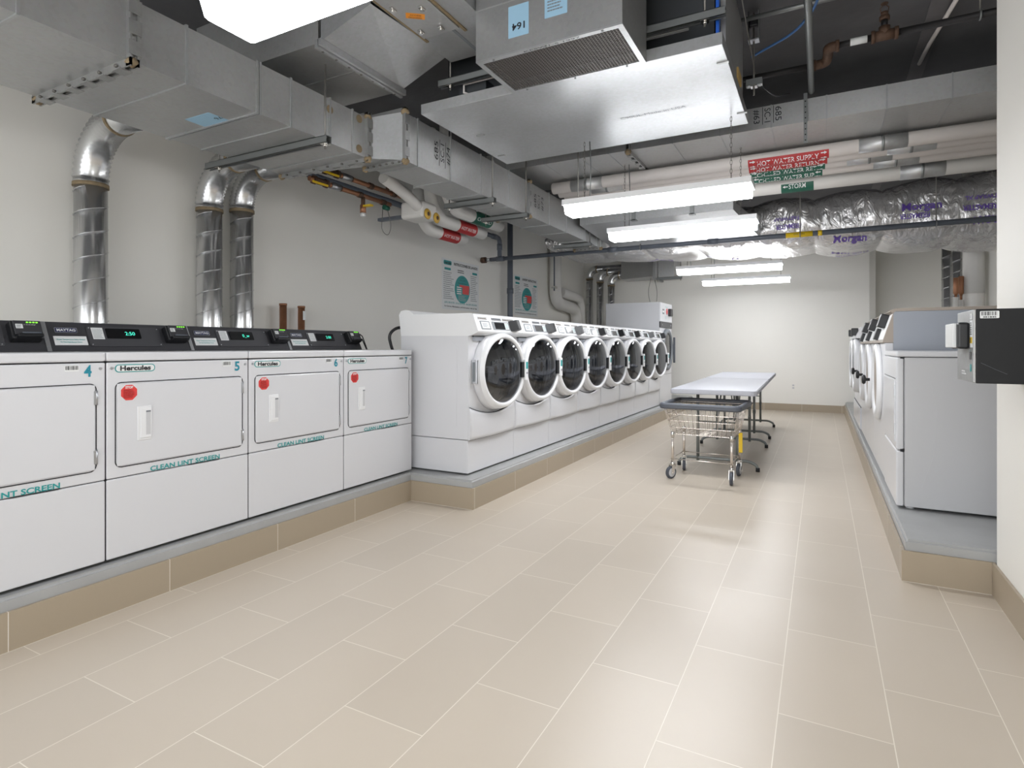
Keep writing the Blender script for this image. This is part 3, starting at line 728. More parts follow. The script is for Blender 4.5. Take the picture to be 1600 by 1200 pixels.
# ------------------------------------------------------------------ card machine on the near right wall
t = thing('payment_card_machine', 'black wall box with grey front and card reader, at the right edge', 'card machine', (XS, 2.65, .975))
g = G(); g.box(-.188, -.001, 0, .28, 0, .27, 'blacksat', bev=.003); 
g.tube([(-.175, -.0012, .075), (-.13, -.0012, .05), (-.10, -.0012, .035)], .0004, 'greyink', 4); g.build('housing', t)
g = G(); g.box(-.196, -.188, .002, .278, .002, .268, 'galv_d', bev=.002); fp = g.build('front_plate', t)
# front faces -x : right = -y, up = z
R = -Y
g = G(); g.box(-.232, -.196, .06, .20, .125, .225, 'black', bev=.008); g.build('reader_hood', fp)
g = G(); g.box(-.243, -.230, .09, .235, .13, .222, 'paper', bev=.003); g.build('card_guide', fp)
g = G(); g.plate((-.1965, .03, .18), R, Z, .042, .10, 'paper'); g.lines((-.1968, .03, .20), R, Z, .032, .05, 6, 'greyink'); g.plate((-.1975, .03, .157), R, Z, .036, .022, 'yellow'); g.lines((-.1978, .03, .157), R, Z, .03, .018, 4, 'ink'); g.build('instruction_sticker', fp)
g = G(); g.plate((-.1965, .035, .245), R, Z, .03, .02, 'paper'); g.text('$', (-.1975, .035, .245), R, Z, .01, 'ink'); g.plate((-.1965, .045, .10), R, Z, .03, .028, 'black'); g.text('BALANCE', (-.1965, .04, .118), R, Z, .004, 'teal', w=.03); g.plate((-.1965, .04, .055), R, Z, .018, .028, 'teal', shape='round', rad=.006); g.lines((-.1965, .15, .035), R, Z, .08, .02, 2, 'paper'); g.build('slot_panel', fp)
g = G(); g.plate((-.150, -.0005, .249), X, Z, .055, .026, 'paper', shape='round', rad=.003); g.barcode((-.150, -.0008, .253), X, Z, .046, .014, 'ink'); g.text('381845', (-.150, -.0013, .2405), X, Z, .0052, 'ink', w=.038, bold=.03); g.build('barcode_sticker', t)

# ------------------------------------------------------------------ folding tables
def make_table(L):
    W = .71; H = .735
    t = thing('folding_table', '', 'table', (0, 0, 0), 0, 'white folding tables end to end')
    g = G(); pl_ = []
    for cx, cy_, a0 in ((W/2-.05, .05, -90), (W/2-.05, L-.05, 0), (-W/2+.05, L-.05, 90), (-W/2+.05, .05, 180)):
        for k in range(7): a = math.radians(a0+k*15); pl_.append((cx+.05*math.cos(a), cy_+.05*math.sin(a)))
    g.prism(pl_, H-.042, H, 'z', 'tabletop', bev=.006); g.build('tabletop', t)
    for y, s in ((.36, 1), (L-.30, -1)):
        g = G()
        for x in (-.17, .17): g.cyl((x, y, H-.043), (x, y, .06), .014, 'tableleg', 12); g.cyl((x, y, .34), (x, y, .30), .017, 'tableleg', 12)
        g.tube(bend([(-.34, y, .02), (-.33, y, .055), (-.27, y, .085), (.27, y, .085), (.33, y, .055), (.34, y, .02)], .05), .013, 'tableleg', 12)
        g.box(-.30, .30, y-.012, y+.012, H-.06, H-.043, 'tableleg')
        g.tube([(0, y, .42), (0, y+s*.30, H-.05)], .007, 'tableleg', 8); g.tube([(-.17, y, .42), (.17, y, .42)], .007, 'tableleg', 8)
        l = g.build('leg_frame', t)
        for x in (-.34, .34):
            g = G(); g.cyl((x, y, 0), (x, y, .035), .017, 'rubber', 12); g.build('foot', l)
    return t
tb = make_table(2.0); tb.location = (-.825, 5.17, 0); tb.rotation_euler = (0, 0, math.radians(1.4)); tb['label'] = 'white folding table nearer the camera, right behind the laundry cart'
t2_ = make_table(1.80); t2_.location = (-.825-math.sin(math.radians(1.4))*2.012, 5.17+2.012, 0); t2_.rotation_euler = (0, 0, math.radians(1.4)); t2_['label'] = 'white folding table farther from the camera, near the far wall'

# ------------------------------------------------------------------ laundry cart
t = thing('laundry_cart', 'wire laundry cart with grey bumper rim and casters in front of tables', 'laundry cart', (-.86, 5.12, 0), math.radians(-2))
rx, ry, bx, by, zt, zb = .305, .30, .245, .20, .635, .375
def rrect(hx, hy, z, r, n=5):
    o = []
    for cx, cy_, a0 in ((hx-r, -hy+r, -90), (hx-r, hy-r, 0), (-hx+r, hy-r, 90), (-hx+r, -hy+r, 180)):
        for k in range(n+1): a = math.radians(a0+k*90/n); o.append(Vector((cx+r*math.cos(a), cy_+r*math.sin(a), z)))
    return o
g = G()
for f in (0, .22, .44, .66, .9): g.tube(rrect(bx+(rx-bx-.01)*f, by+(ry-by-.01)*f, zb+(zt-zb)*f, .03), .0026, 'nickel', 6, closed=True)
for side in range(4):
    n = 14 if side % 2 == 0 else 11
    for i in range(n):
        q = -1+2*(i+.5)/n
        if side == 0: a, b = (q*bx, -by, zb), (q*rx, -ry+.01, zt)
        elif side == 2: a, b = (q*bx, by, zb), (q*rx, ry-.01, zt)
        elif side == 1: a, b = (bx, q*by, zb), (rx-.01, q*ry, zt)
        else: a, b = (-bx, q*by, zb), (-rx+.01, q*ry, zt)
        g.tube([a, b], .0018, 'nickel', 5)
for i in range(13): q = -bx+2*bx*i/12; g.tube([(q, -by, zb), (q, by, zb)], .0018, 'nickel', 5)
for i in range(9): q = -by+2*by*i/8; g.tube([(-bx, q, zb), (bx, q, zb)], .0018, 'nickel', 5)
g.build('wire_basket', t)
g = G(); g.tube(rrect(rx, ry, zt-.012, .045, 6), .020, 'bumper', 10, closed=True); g.tube(rrect(rx+.004, ry+.004, zt-.026, .045, 6), .016, 'bumper', 10, closed=True); g.build('bumper_rim', t)
g = G()
for x in (-.235, .235):
    for y in (-.195, .195): g.cyl((x, y, .125), (x, y, zb+.012), .0115, 'nickel', 12); g.cyl((x, y, zb-.03), (x, y, zb+.016), .015, 'chrome', 12)
for y in (-.195, .195): g.tube([(-.25, y, .165), (.25, y, .165)], .004, 'nickel', 8)
for x in (-.235, .235): g.tube([(x, -.205, .172), (x, .205, .172)], .004, 'nickel', 8)
g.build('frame', t)
g = G(); g.box(.232, .262, .175, .181, .20, .37, 'yellow', bev=.001); g.build('yellow_tag', t)
for x, y, a in ((-.235, -.195, 60), (.235, -.195, 95), (-.235, .195, 105), (.235, .195, 85)):
    m3 = Matrix.Translation((x, y, 0)) @ Matrix.Rotation(math.radians(a), 4, 'Z')
    g = G()
    g.lathe([(.012, -.013), (.048, -.013), (.052, -.008), (.052, .008), (.048, .013), (.012, .013)], 'tyre', 28, m3 @ Matrix.Translation((-.02, 0, .053)) @ Matrix.Rotation(PI/2, 4, 'Z'))
    g.lathe([(0, -.0135), (.034, -.0140), (.036, -.0132)], 'greyside', 24, m3 @ Matrix.Translation((-.02, 0, .053)) @ Matrix.Rotation(PI/2, 4, 'Z'))
    g.lathe([(0, .0135), (.034, .0140), (.036, .0132)], 'greyside', 24, m3 @ Matrix.Translation((-.02, 0, .053)) @ Matrix.Rotation(PI/2, 4, 'Z'))
    cst = g.build('caster_wheel', t)
    g = G()
    for s in (-1, 1):
        t2 = bmesh.new(); A = [t2.verts.new(p) for p in ((-.034, s*.017, .045), (-.006, s*.017, .045), (.022, s*.017, .118), (-.022, s*.017, .118))]
        B = [t2.verts.new(v.co+Vector((0, s*.003, 0))) for v in A]; t2.faces.new(A); t2.faces.new(B[::-1])
        for k in range(4): t2.faces.new((A[k], B[k], B[(k+1) % 4], A[(k+1) % 4]))
        bmesh.ops.recalc_face_normals(t2, faces=t2.faces); g.merge(t2, 'chrome', False, m3)
    g.box(-.022, .022, -.02, .02, .116, .121, 'chrome', rot=m3); g.cyl((x, y, .12), (x, y, .135), .018, 'chrome', 14)
    a0 = m3 @ Vector((-.02, -.024, .053)); a1 = m3 @ Vector((-.02, .024, .053)); g.cyl(a0, a1, .006, 'chrome', 8); g.build('fork', cst)

# ------------------------------------------------------------------ posters on the left wall (face +x: right=y)
def poster(y0, y1, z0, z1, title, label):
    g = G(); W, H = y1-y0, z1-z0; o = Vector((XL+.001, (y0+y1)/2, (z0+z1)/2))
    g.plate(o, Y, Z, W, H, 'paper', th=.003); o = o+X*.003
    P = lambda a, b: o+Y*(a*W)+Z*(b*H)
    g.plate(P(-.36, .42), Y, Z, .20*W, .085*H, 'teal', shape='round', rad=.02); g.text('Hercules', P(-.36, .42)+X*.0008, Y, Z, .032, 'ink', w=.16*W, bold=.03)
    g.text(title, P(.13, .42), Y, Z, .034, 'ink', w=.66*W if len(title) > 21 else .60*W, bold=.03)
    g.plate(P(-.36, .30), Y, Z, .16*W, .045*H, 'teal', shape='round', rad=.01); g.plate(P(.38, .30), Y, Z, .14*W, .045*H, 'teal', shape='round', rad=.01)
    g.lines(P(-.33, -.03), Y, Z, .27*W, .55*H, 14, 'greyink', .4, .3); g.lines(P(.36, -.02), Y, Z, .20*W, .55*H, 14, 'greyink', .4, .3)
    g.lines(P(.0, .29), Y, Z, .2*W, .08*H, 2, 'ink', .2, .4)
    g.plate(P(.03, -.07), Y, Z, .37, .37, 'teal', shape='disc'); c = P(.03, -.07)+X*.0008
    g.text('Delicates', c+Z*.155, Y, Z, .012, 'ink', w=.06); g.text('COLD WATER', c+Z*.12, Y, Z, .014, 'ink', w=.14); g.text('Permanent Press', c+Z*.08, Y, Z, .016, 'ink', w=.22)
    t2 = [c+Y*-.08+Z*.06, c+Y*.16+Z*.06, c+Y*.15-Z*.05, c+Y*.02-Z*.05, c+Y*.01+Z*.035]
    g.face([p+X*.0004 for p in (c-Y*.08+Z*.06, c-Y*.06+Z*.03, c+Y*.0+Z*.03, c+Y*.17+Z*.03, c+Y*.165+Z*.06)], 'red'); g.face([p+X*.0004 for p in (c+Z*.03, c-Z*.06, c+Y*.155-Z*.06, c+Y*.17+Z*.03)], 'red')
    for k in range(4): g.plate(c-Y*.08+Z*(.025-.028*k), Y, Z, .11, .014, 'paper', th=.0004)
    g.lines(c-Z*.115, Y, Z, .2, .08, 6, 'galv_b', .3, .3)
    g.text('(201) 555-0178 - (212) 555-0138 - Fax (201) 555-0101', P(0, -.36), Y, Z, .020, 'teal', w=.88*W, bold=.02); g.text('For Service, Maintenance, and Information, visit our site', P(0, -.435), Y, Z, .018, 'ink', w=.88*W, bold=.02)
    return g.build('poster', label=label, category='poster')
poster(6.04, 6.93, 1.585, 2.235, 'INSTRUCCIONES DE LAVADO', 'laundry instruction poster in Spanish on the left wall, left of the grey riser pipe')
poster(7.98, 8.84, 1.60, 2.235, 'LAUNDRY INSTRUCTIONS', 'laundry instruction poster in English on the left wall, right of the grey riser pipe')
# small device plate at the far wall
g = G(); g.plate((-.42, YF-.001, .42), X, Z, .07, .10, 'wall', th=.006, shape='round', rad=.006)
for s in (-1, 1): g.plate((-.42, YF-.007, .42+s*.022), X, Z, .03, .026, 'greyside')
g.build('wall_outlet', label='white power outlet low on the far wall', category='outlet')

# ------------------------------------------------------------------ main supply duct along the left
DZ = 2.33
t = thing('main_air_duct', 'long galvanised rectangular air duct running along the left wall', 'air duct', (-2.9, 3.0, DZ))
O = Vector((-2.9, 3.0, DZ))
def L_(g, *a, **k): return g
def wb(name, g, parent=t):   # build in world coordinates under the thing
    bmesh.ops.translate(g.bm, verts=g.bm.verts, vec=-O); return g.build(name, parent)
def rect_duct(g, x0, x1, y0, y1, z0, z1, seams, m='galv'):
    g.box(x0, x1, y0, y1, z0, z1, m)
    for y in seams:
        g.box(x0-.007, x1+.007, y-.006, y+.006, z0-.007, z1+.007, 'galv_b')
g = G(); rect_duct(g, -3.38, -2.60, -2.3, 1.40, DZ, 2.594, [-1.6, -.9, -.2, .35, 1.02], 'galv'); wb('duct_section', g)
g = G(); rect_duct(g, -3.38, -2.60, 1.43, 2.86, DZ, 2.594, [1.66, 2.04, 2.06, 2.26, 2.55, 2.74], 'galv')
g.plate((-2.92, 1.98, DZ), X, -Y, .20, .12, 'blue', th=.001); g.plate((-2.90, 1.94, DZ-.001), X, -Y, .07, .035, 'blue', th=.0008); g.text('76', (-2.84, 1.99, DZ-.001), -X, Y, .026, 'ink', w=.05)
for y, z in ((2.55, 2.53), (2.80, 2.56), (2.80, 2.37)): g.plate((-2.5995, y, z), Y, Z, .05, .05, 'sealant', th=.002, shape='disc')
wb('duct_section', g)
g = G()
A = [(-3.38, 2.88, DZ), (-2.60, 2.88, DZ), (-2.60, 2.88, 2.594), (-3.38, 2.88, 2.594)]
B = [(-2.73, 3.01, DZ), (-2.41, 3.01, DZ), (-2.41, 3.01, 2.645), (-2.73, 3.01, 2.645)]
va = [g.bm.verts.new(p) for p in A]; vb = [g.bm.verts.new(p) for p in B]
g._fin([g.bm.faces.new((va[i], va[(i+1) % 4], vb[(i+1) % 4], vb[i])) for i in range(4)], 'galv_b')
g.face([(-2.535, 2.937, 2.40), (-2.515, 2.948, 2.40), (-2.512, 2.951, 2.53), (-2.532, 2.940, 2.53)], 'blue')
wb('duct_transition', g)
g = G(); rect_duct(g, -2.73, -2.41, 3.02, 4.83, DZ, 2.645, [3.16, 3.55, 3.98, 4.18, 4.45], 'galv')
o = Vector((-2.4085, 3.37, 2.50))
for k, s in enumerate(('685', 'SC-1', '#74')): g.text(s, o+Y*(.075*k), Z, -Y, .045, 'ink', w=.13)
for k in (0, 1): g.face([o+Y*(.035+.075*k)+Z*zz+Y*dy+X*.001 for zz, dy in ((-.1, .0), (-.1, .005), (.09, .012), (.09, .007))], 'ink')
wb('duct_section', g)
g = G(); rect_duct(g, -2.73, -2.41, 4.86, 6.90, DZ, 2.645, [5.3, 5.75, 6.3, 6.7], 'galv_d')
o = Vector((-2.4085, 4.98, 2.50))
for k, s in enumerate(('685', 'SC-1', '#73')): g.text(s, o+Y*(.08*k), Z, -Y, .045, 'ink', w=.13)
wb('duct_section', g)
def flange(x0, x1, y, z0, z1, e=.03, dy=.035, m='galv_d', goo=True):
    g = G()
    for sgn in (-1, 1):
        yy0 = y+sgn*dy/2
        g.box(x0-e, x1+e, yy0-.004, yy0+.004, z0-e, z0+.002, m); g.box(x0-e, x1+e, yy0-.004, yy0+.004, z1-.002, z1+e, m)
        g.box(x0-e, x0+.002, yy0-.004, yy0+.004, z0-e, z1+e, m); g.box(x1-.002, x1+e, yy0-.004, yy0+.004, z0-e, z1+e, m)
    g.box(x0-e*.5, x1+e*.5, y-dy/2, y+dy/2, z0-e*.55, z0, 'galv'); g.box(x1, x1+e*.6, y-dy/2, y+dy/2, z0, z1, 'galv')
    n = 6
    for i in range(n): 
        xx = x0+(x1-x0)*(i+.5)/n; g.box(xx-.03, xx+.03, y-dy/2-.012, y+dy/2+.012, z0-e-.004, z0-e+.002, m)
        g.cyl((xx, y-dy/2-.016, z0-e*.6), (xx, y-dy/2-.004, z0-e*.6), .007, 'rod', 6)
    for i in range(3):
        zz = z0+(z1-z0)*(i+.5)/3; g.box(x1+e-.002, x1+e+.004, y-dy/2-.012, y+dy/2+.012, zz-.03, zz+.03, m)
    if goo:
        for p in ((x1+.01, z0-.01), (x0-.01, z0-.012), (x1+.008, z1)):
            tt = bmesh.new(); bmesh.ops.create_icosphere(tt, subdivisions=2, radius=.03, matrix=Matrix.Translation((p[0], y, p[1])) @ Matrix.Diagonal((.9, .8, .8, 1))); 
            for v in tt.verts: v.co += Vector((random.uniform(-1, 1), random.uniform(-1, 1), random.uniform(-1, 1)))*.004
            g.merge(tt, 'sealant', True)
        for k in range(9):
            zz = z0+(z1-z0)*k/8; g.box(x1+.004, x1+.012, y+.010, y+.024, zz-.02, zz+.02, 'sealant')
    wb('flange', g)
flange(-3.38, -2.60, 1.415, DZ, 2.594, .032, .03)
flange(-3.38, -2.60, 2.87, DZ, 2.594, .026, .025)
flange(-2.73, -2.41, 3.015, DZ, 2.645, .024, .022)
flange(-2.73, -2.41, 4.845, DZ, 2.645, .022, .025)
flange(-2.73, -2.41, 6.82, DZ, 2.645, .022, .025)

def hanger(x0, x1, y, z1, ztop, label, rx0=None, rx1=None, sz=.042):
    t = thing('duct_hanger', label, 'pipe hanger', ((x0+x1)/2, y, z1-sz), 0, 'trapeze hangers under the ducts'); cx = (x0+x1)/2
    g = G(); a, b = x0-cx, x1-cx
    g.box(a, b, -.021, .021, sz-.003, sz, 'strut'); g.box(a, b, -.021, -.018, 0, sz, 'strut'); g.box(a, b, .018, .021, 0, sz, 'strut')
    g.box(a, b, -.021, -.010, 0, .003, 'strut'); g.box(a, b, .010, .021, 0, .003, 'strut'); g.build('strut_channel', t)
    for x in (rx0 if rx0 else x0+.02, rx1 if rx1 else x1-.02):
        g = G(); g.cyl((x-cx, 0, -.03), (x-cx, 0, ztop-z1+sz-.002), .006, 'rod', 8); g.box(x-cx-.02, x-cx+.02, -.022, .022, -.005, -.001, 'chrome'); g.cyl((x-cx, 0, -.015), (x-cx, 0, -.004), .011, 'chrome', 6); g.build('threaded_rod', t)
    return t
hanger(-3.62, -2.515, 2.46, DZ-.001, 2.748, 'strut channel and rods holding the nearest wide section of the long duct', -3.5, -2.545)
hanger(-2.84, -2.35, 4.11, DZ-.004, ZC, 'strut channel under the long duct beyond its handwritten section', -2.80, -2.375)
hanger(-2.84, -2.35, 4.72, DZ-.004, ZC, 'strut channel and rods under the long duct just before its middle flange', -2.80, -2.375)
hanger(-2.84, -2.375, 6.42, DZ-.004, ZC, 'strut channel and rods under the far end of the long duct', -2.80, -2.392)

# spiral risers behind the dryers
def spiral_duct(x, y, r, z0, zc, er, xend, label, turn=X, group='spiral ducts behind the dryers', first='galv', zbot_m='spiral'):
    t = thing('spiral_duct', label, 'air duct', (x, y, z0), 0, group)
    g = G(); H = zc-z0
    g.cyl((0, 0, 0), (0, 0, H), r, 'spiral', 32)
    pts = []; n = int(H/.15*16)
    for i in range(n+1):
        a = 2*PI*i/16; z = .02+(H-.04)*i/max(n, 1); pts.append((math.cos(a)*(r+.0015), math.sin(a)*(r+.0015), z))
    g.tube(pts, .0035, 'spiral', 5); g.build('spiral_pipe', t)
    g = G(); T = Vector(turn); 
    P = [Vector((0, 0, H+.03))]+arc(Vector((0, 0, H+.03))+T*er, -T, Z, er, 0, PI/2, 30)
    rad = [r+.006]+[r+.001+.009*(k % 2) for k in range(31)]
    rad[0] = r+.004
    P = [Vector((0, 0, H))]+P; rad = [r+.005]+rad
    P.append(P[-1]+T*(abs(xend-(Vector((x, y, 0)).dot(T) if T.x else y))-er)); rad.append(r+.003)
    g.tube(P, r, 'spiral', 28, radii=rad); g.build('elbow', t)
    tip = P[-2]
    for a_, b_ in (((0, 0, H-.012), (0, 0, H+.012)), (tip-T*.012, tip+T*.012)):
        g = G(); g.tube([a_, b_], r+.008, 'sealant', 28); g.build('sealant_band', t)
    return t
spiral_duct(-4.10, 1.99, .090, CURB, 2.13, .33, -3.392, 'leftmost spiral duct riser behind the dryers, bending into the long duct')
spiral_duct(-4.10, 2.80, .088, CURB, 2.14, .31, -3.395, 'middle spiral duct riser behind the dryers, second from the left')
spiral_duct(-4.10, 3.08, .085, CURB, 2.19, .27, -3.392, 'third spiral duct riser behind the dryers, closest to the copper pipes')
# three thinner risers at the far corner running into a box duct
for i, (x, z, er, yy_) in enumerate(((-4.06, 2.45, .16, 10.88), (-3.79, 2.36, .16, 10.74), (-3.52, 2.27, .16, 10.60))):
    spiral_duct(x, yy_, .064, CURB, z-.01, er, -3.30, ('left', 'middle', 'right')[i]+' one of the three spiral ducts in the far left corner', X, 'spiral ducts in the far corner')
t = thing('box_duct', 'small galvanised box duct in the far left corner fed by three spiral ducts', 'air duct', (-2.9, 10.7, 2.36)); O2 = Vector((-2.9, 10.7, 2.36))
g = G(); va = [g.bm.verts.new(Vector(p)-O2) for p in ((-3.30, 10.52, 2.36), (-3.30, 10.95, 2.36), (-3.30, 10.95, 2.70), (-3.30, 10.52, 2.70))]; vb = [g.bm.verts.new(Vector(p)-O2) for p in ((-2.62, 10.3, 2.36), (-2.62, 10.9, 2.36), (-2.62, 10.9, 2.78), (-2.62, 10.3, 2.78))]
g._fin([g.bm.faces.new((va[i], va[(i+1) % 4], vb[(i+1) % 4], vb[i])) for i in range(4)]+[g.bm.faces.new(va[::-1]), g.bm.faces.new(vb)], 'galv'); g.build('tapered_section', t)
g = G(); g.box(.28, .62, -.38, .20, -.02, .5, 'galv'); g.box(.25, .29, -.40, .23, -.05, .5, 'galv_d'); g.build('duct_section', t)
hanger(-2.58, -2.14, 10.3, 2.33, ZC, 'strut channel under the small box duct in the far left corner')
g = G(); g.tube(bend([(-2.76, 10.6, 2.365), (-2.82, 10.6, 2.1), (-2.75, 10.6, 1.80), (-2.67, 10.6, 1.80), (-2.64, 10.6, 2.1), (-2.70, 10.6, 2.365)], .12), .005, 'rod', 6); g.build('wire_loop', label='thin wire loop hanging over the tall dryer', category='wire')

# ------------------------------------------------------------------ copper stubs
for y, zt_, lb in ((3.50, 1.475, 'left copper pipe stub with capped top behind the dryers'), (3.70, 1.465, 'right copper pipe stub with a small sticker, behind the dryers')):
    g = G(); g.cyl((-4.12, y, CURB), (-4.12, y, zt_), .030, 'copper', 20); g.cyl((-4.12, y, zt_-.012), (-4.12, y, zt_+.006), .033, 'copper', 20)
    if y > 3.6: g.plate((-4.088, y+.004, zt_-.08), Y, Z, .03, .08, 'paper'); g.cyl((-4.09, y, 1.235), (-4.075, y, 1.235), .008, 'paper', 8)
    g.build('copper_pipe', label=lb, category='pipe', group='copper pipe stubs behind the dryers')

# ------------------------------------------------------------------ valves, copper and white pipes above the left wall
g = G()
g.tube(bend([(-3.92, 3.6, 2.60), (-3.92, 6.98, 2.60), (-3.92, 6.98, 2.352)], .06), .030, 'bluepipe', 14)
g.cyl((-3.92, 6.78, 2.60), (-3.92, 6.9, 2.60), .036, 'bluepipe', 14); g.cyl((-3.92, 6.98, 2.44), (-3.92, 6.98, 2.52), .036, 'bluepipe', 14)
g.build('drain_pipe', label='slate grey pipe along the left wall dropping to the long cross pipe', category='pipe')
t = thing('cross_pipe', 'long slate grey pipe crossing the whole room below the foil duct', 'pipe', (-1.2, 7.0, 2.32))
g = G(); g.tube([(-2.88, 0, 0), (2.94, 0, 0)], .028, 'bluepipe', 16)
for x in (-2.72, -1.1, .1): g.cyl((x-.06, 0, 0), (x+.06, 0, 0), .035, 'bluepipe', 16)
g.build('pipe', t)
g = G(); g.cyl((-3.02, 0, 0), (-2.95, 0, 0), .042, 'brown', 10); g.cyl((-2.95, 0, 0), (-2.88, 0, 0), .022, 'silver', 12); g.build('rusty_plug', t)
g = G(); g.cyl((.86, 0, 0), (1.12, 0, 0), .0295, 'yellow', 16); g.text('DRAIN', (.99, -.031, 0), X, Z, .014, 'ink', w=.1); g.cyl((1.17, 0, 0), (1.21, 0, 0), .0295, 'yellow', 16); g.build('yellow_label', t)
for x in (-.75, 1.0, 2.2):
    g = G(); g.tube([Vector((x, .034*math.cos(a*PI/6), .034*math.sin(a*PI/6))) for a in range(12)], .006, 'strut', 6, closed=True); g.cyl((x, 0, .034), (x, 0, .925 if x > 0 else .045), .005, 'rod', 8); g.build('pipe_ring', t)
# riser
g = G(); g.cyl((-4.12, 7.66, .2), (-4.12, 7.66, ZC), .042, 'bluepipe', 20); g.cyl((-4.12, 7.66, 1.9), (-4.12, 7.66, 1.98), .05, 'bluepipe', 20); g.build('riser_pipe', label='thick slate grey vertical pipe between the two posters', category='pipe')
g = G(); g.cyl((-4.0, 9.02, 2.05), (-4.0, 9.02, ZC), .012, 'bluepipe', 10); g.box(-4.04, -3.96, 8.97, 9.07, 2.09, 2.13, 'chrome', bev=.01); g.build('clamp_rod', label='thin dark rod with a chrome clamp right of the English poster', category='rod')
t = thing('insulated_pipe', 'thick white pipe jogging right on the left wall beyond the posters', 'pipe', (-4.10, 9.30, .2))
g = G(); g.tube(bend([(0, 0, ZC-.2), (0, 0, 1.68), (0, .98, 1.60), (0, .98, 0)], .22, 10), .105, 'pvc', 24); g.build('pipe', t)
g = G(); g.tube(bend([(.02, .20, 1.87), (.02, 1.12, 1.82), (.02, 1.20, 1.0), (.02, 1.2, 0)], .2, 10), .085, 'pvc', 24); g.build('branch', t)
# copper pipe pair with valves
def valve(g, p, m='copper'):
    p = Vector(p); g.cyl(p-Y*.06, p+Y*.06, .028, m, 12); g.cyl(p-Y*.075, p-Y*.05, .036, m, 8); g.cyl(p+Y*.05, p+Y*.075, .036, m, 8)
for i, (x, z, lb) in enumerate(((-3.52, 2.42, 'lower copper water pipe with brass valve above the left wall'), (-3.40, 2.48, 'upper copper water pipe with yellow valve handle above the left wall'))):
    t = thing('water_pipe', lb, 'pipe', (x, 3.9, z), 0, 'copper water pipes under the long duct')
    g = G(); g.tube([(0, -.66, 0), (0, .30, 0)], .020, 'copper', 12)
    for y in (-.35, -.10, .20): g.cyl((0, y-.025, 0), (0, y+.025, 0), .026, 'brown', 10)
    g.build('pipe', t)
    g = G(); valve(g, (0, -.55, 0), 'brown'); g.cyl((0, -.44, 0), (0, -.34, 0), .028, 'silver', 12); v = g.build('valve', t)
    g = G(); g.box(.03, .04, -.66, -.50, -.035, -.018, 'yellow', bev=.002); g.build('valve_handle', v)
    g = G(); 
    if i == 0:
        g.cyl((0, -.06, 0), (0, -.06, -.13), .018, 'brown', 10); g.cyl((0, -.06, -.08), (0, -.06, -.15), .026, 'copper', 10); g.cyl((0, -.06, -.15), (0, -.06, -.18), .022, 'paper', 10); g.box(.0, .10, -.08, -.04, -.10, -.085, 'yellow', bev=.002)
    else: g.cyl((0, .12, 0), (0, .12, .2), .016, 'brown', 10)
    g.build('branch', t)
g = G(); g.tube(bend([(-3.52, 4.10, 2.402), (-3.52, 4.08, 2.16), (-3.52, 4.17, 2.12), (-3.52, 4.22, 2.22), (-3.52, 4.15, 2.402)], .06), .003, 'rod', 6); g.cyl((-3.5, 4.09, 2.372), (-3.5, 4.15, 2.372), .022, 'green', 12); g.build('wire_loop', label='thin wire loop with green tag hanging off the copper pipes', category='wire')
g = G(); g.box(-3.76, -3.46, 4.30, 4.35, 2.31, 2.34, 'bluepipe', bev=.004); g.build('pipe_bracket', label='short slate grey bracket below the copper pipes', category='bracket')
# insulated white lines with elbows and labels
for k, (x, z, y0, y1, lab, col, lb) in enumerate(((-3.62, 2.33, 4.78, 5.6, 'HOT WATER', 'redlabel', 'white insulated pipe nearest the left wall with a red label'),
        (-3.40, 2.39, 4.66, 5.66, 'HOT WATER', 'redlabel', 'white insulated pipe in the middle of three with a red label'), (-3.17, 2.45, 4.60, 5.64, 'CHILLED', 'green', 'white insulated pipe next to the long duct with a green label'))):
    t = thing('insulated_pipe', lb, 'pipe', (x, y0, z), 0, 'white insulated pipes below the long duct')
    g = G(); r = .066; g.cyl((0, -.01, ZC-z-.002), (0, -.01, .3), .06, 'pvc', 16); g.tube(bend([(0, -.02, .38), (0, .02, .12), (0, .16, .0), (0, .3, 0), (0, y1-y0, 0)], .16, 9), r, 'pvc', 20); g.build('pipe', t)
    g = G(); 
    yl = (.50, .62, .62)[k]
    def f(a, b, r=r, yc=yl): ang = -.45+b/r; return Vector((math.cos(ang)*(r+.003), yc+a, math.sin(ang)*(r+.003)))
    g.tube([(0, yl-.17, 0), (0, yl+.17, 0)], r+.0015, col, 20, caps=False); g.text(lab, (0, 0, 0), Y, Z, .035, 'paper', w=.28, fn=f); g.build('pipe_label', t)
t = thing('fitting_cover', 'bulky white fitting cover with round yellow tags beside the copper pipes', 'pipe fitting', (-3.30, 4.33, 2.28))
g = G(); g.box(-.13, .12, -.10, .14, .0, .16, 'pvc', bev=.03, seg=3); g.tube(bend([(.12, -.62, .22), (.10, -.3, .16), (.05, 0, .08)], .2), .05, 'pvc', 16); g.build('cover', t)
for y, z, x in ((-.02, .04, .125), (.12, .03, .125)):
    g = G(); g.lathe([(0, .012), (.042, .008), (.050, 0), (0, 0)], 'yellow2', 20, Matrix.Translation((x, y, z))); g.lathe([(0, .016), (.02, .012)], 'brown', 12, Matrix.Translation((x, y, z))); g.build('yellow_tag', t)

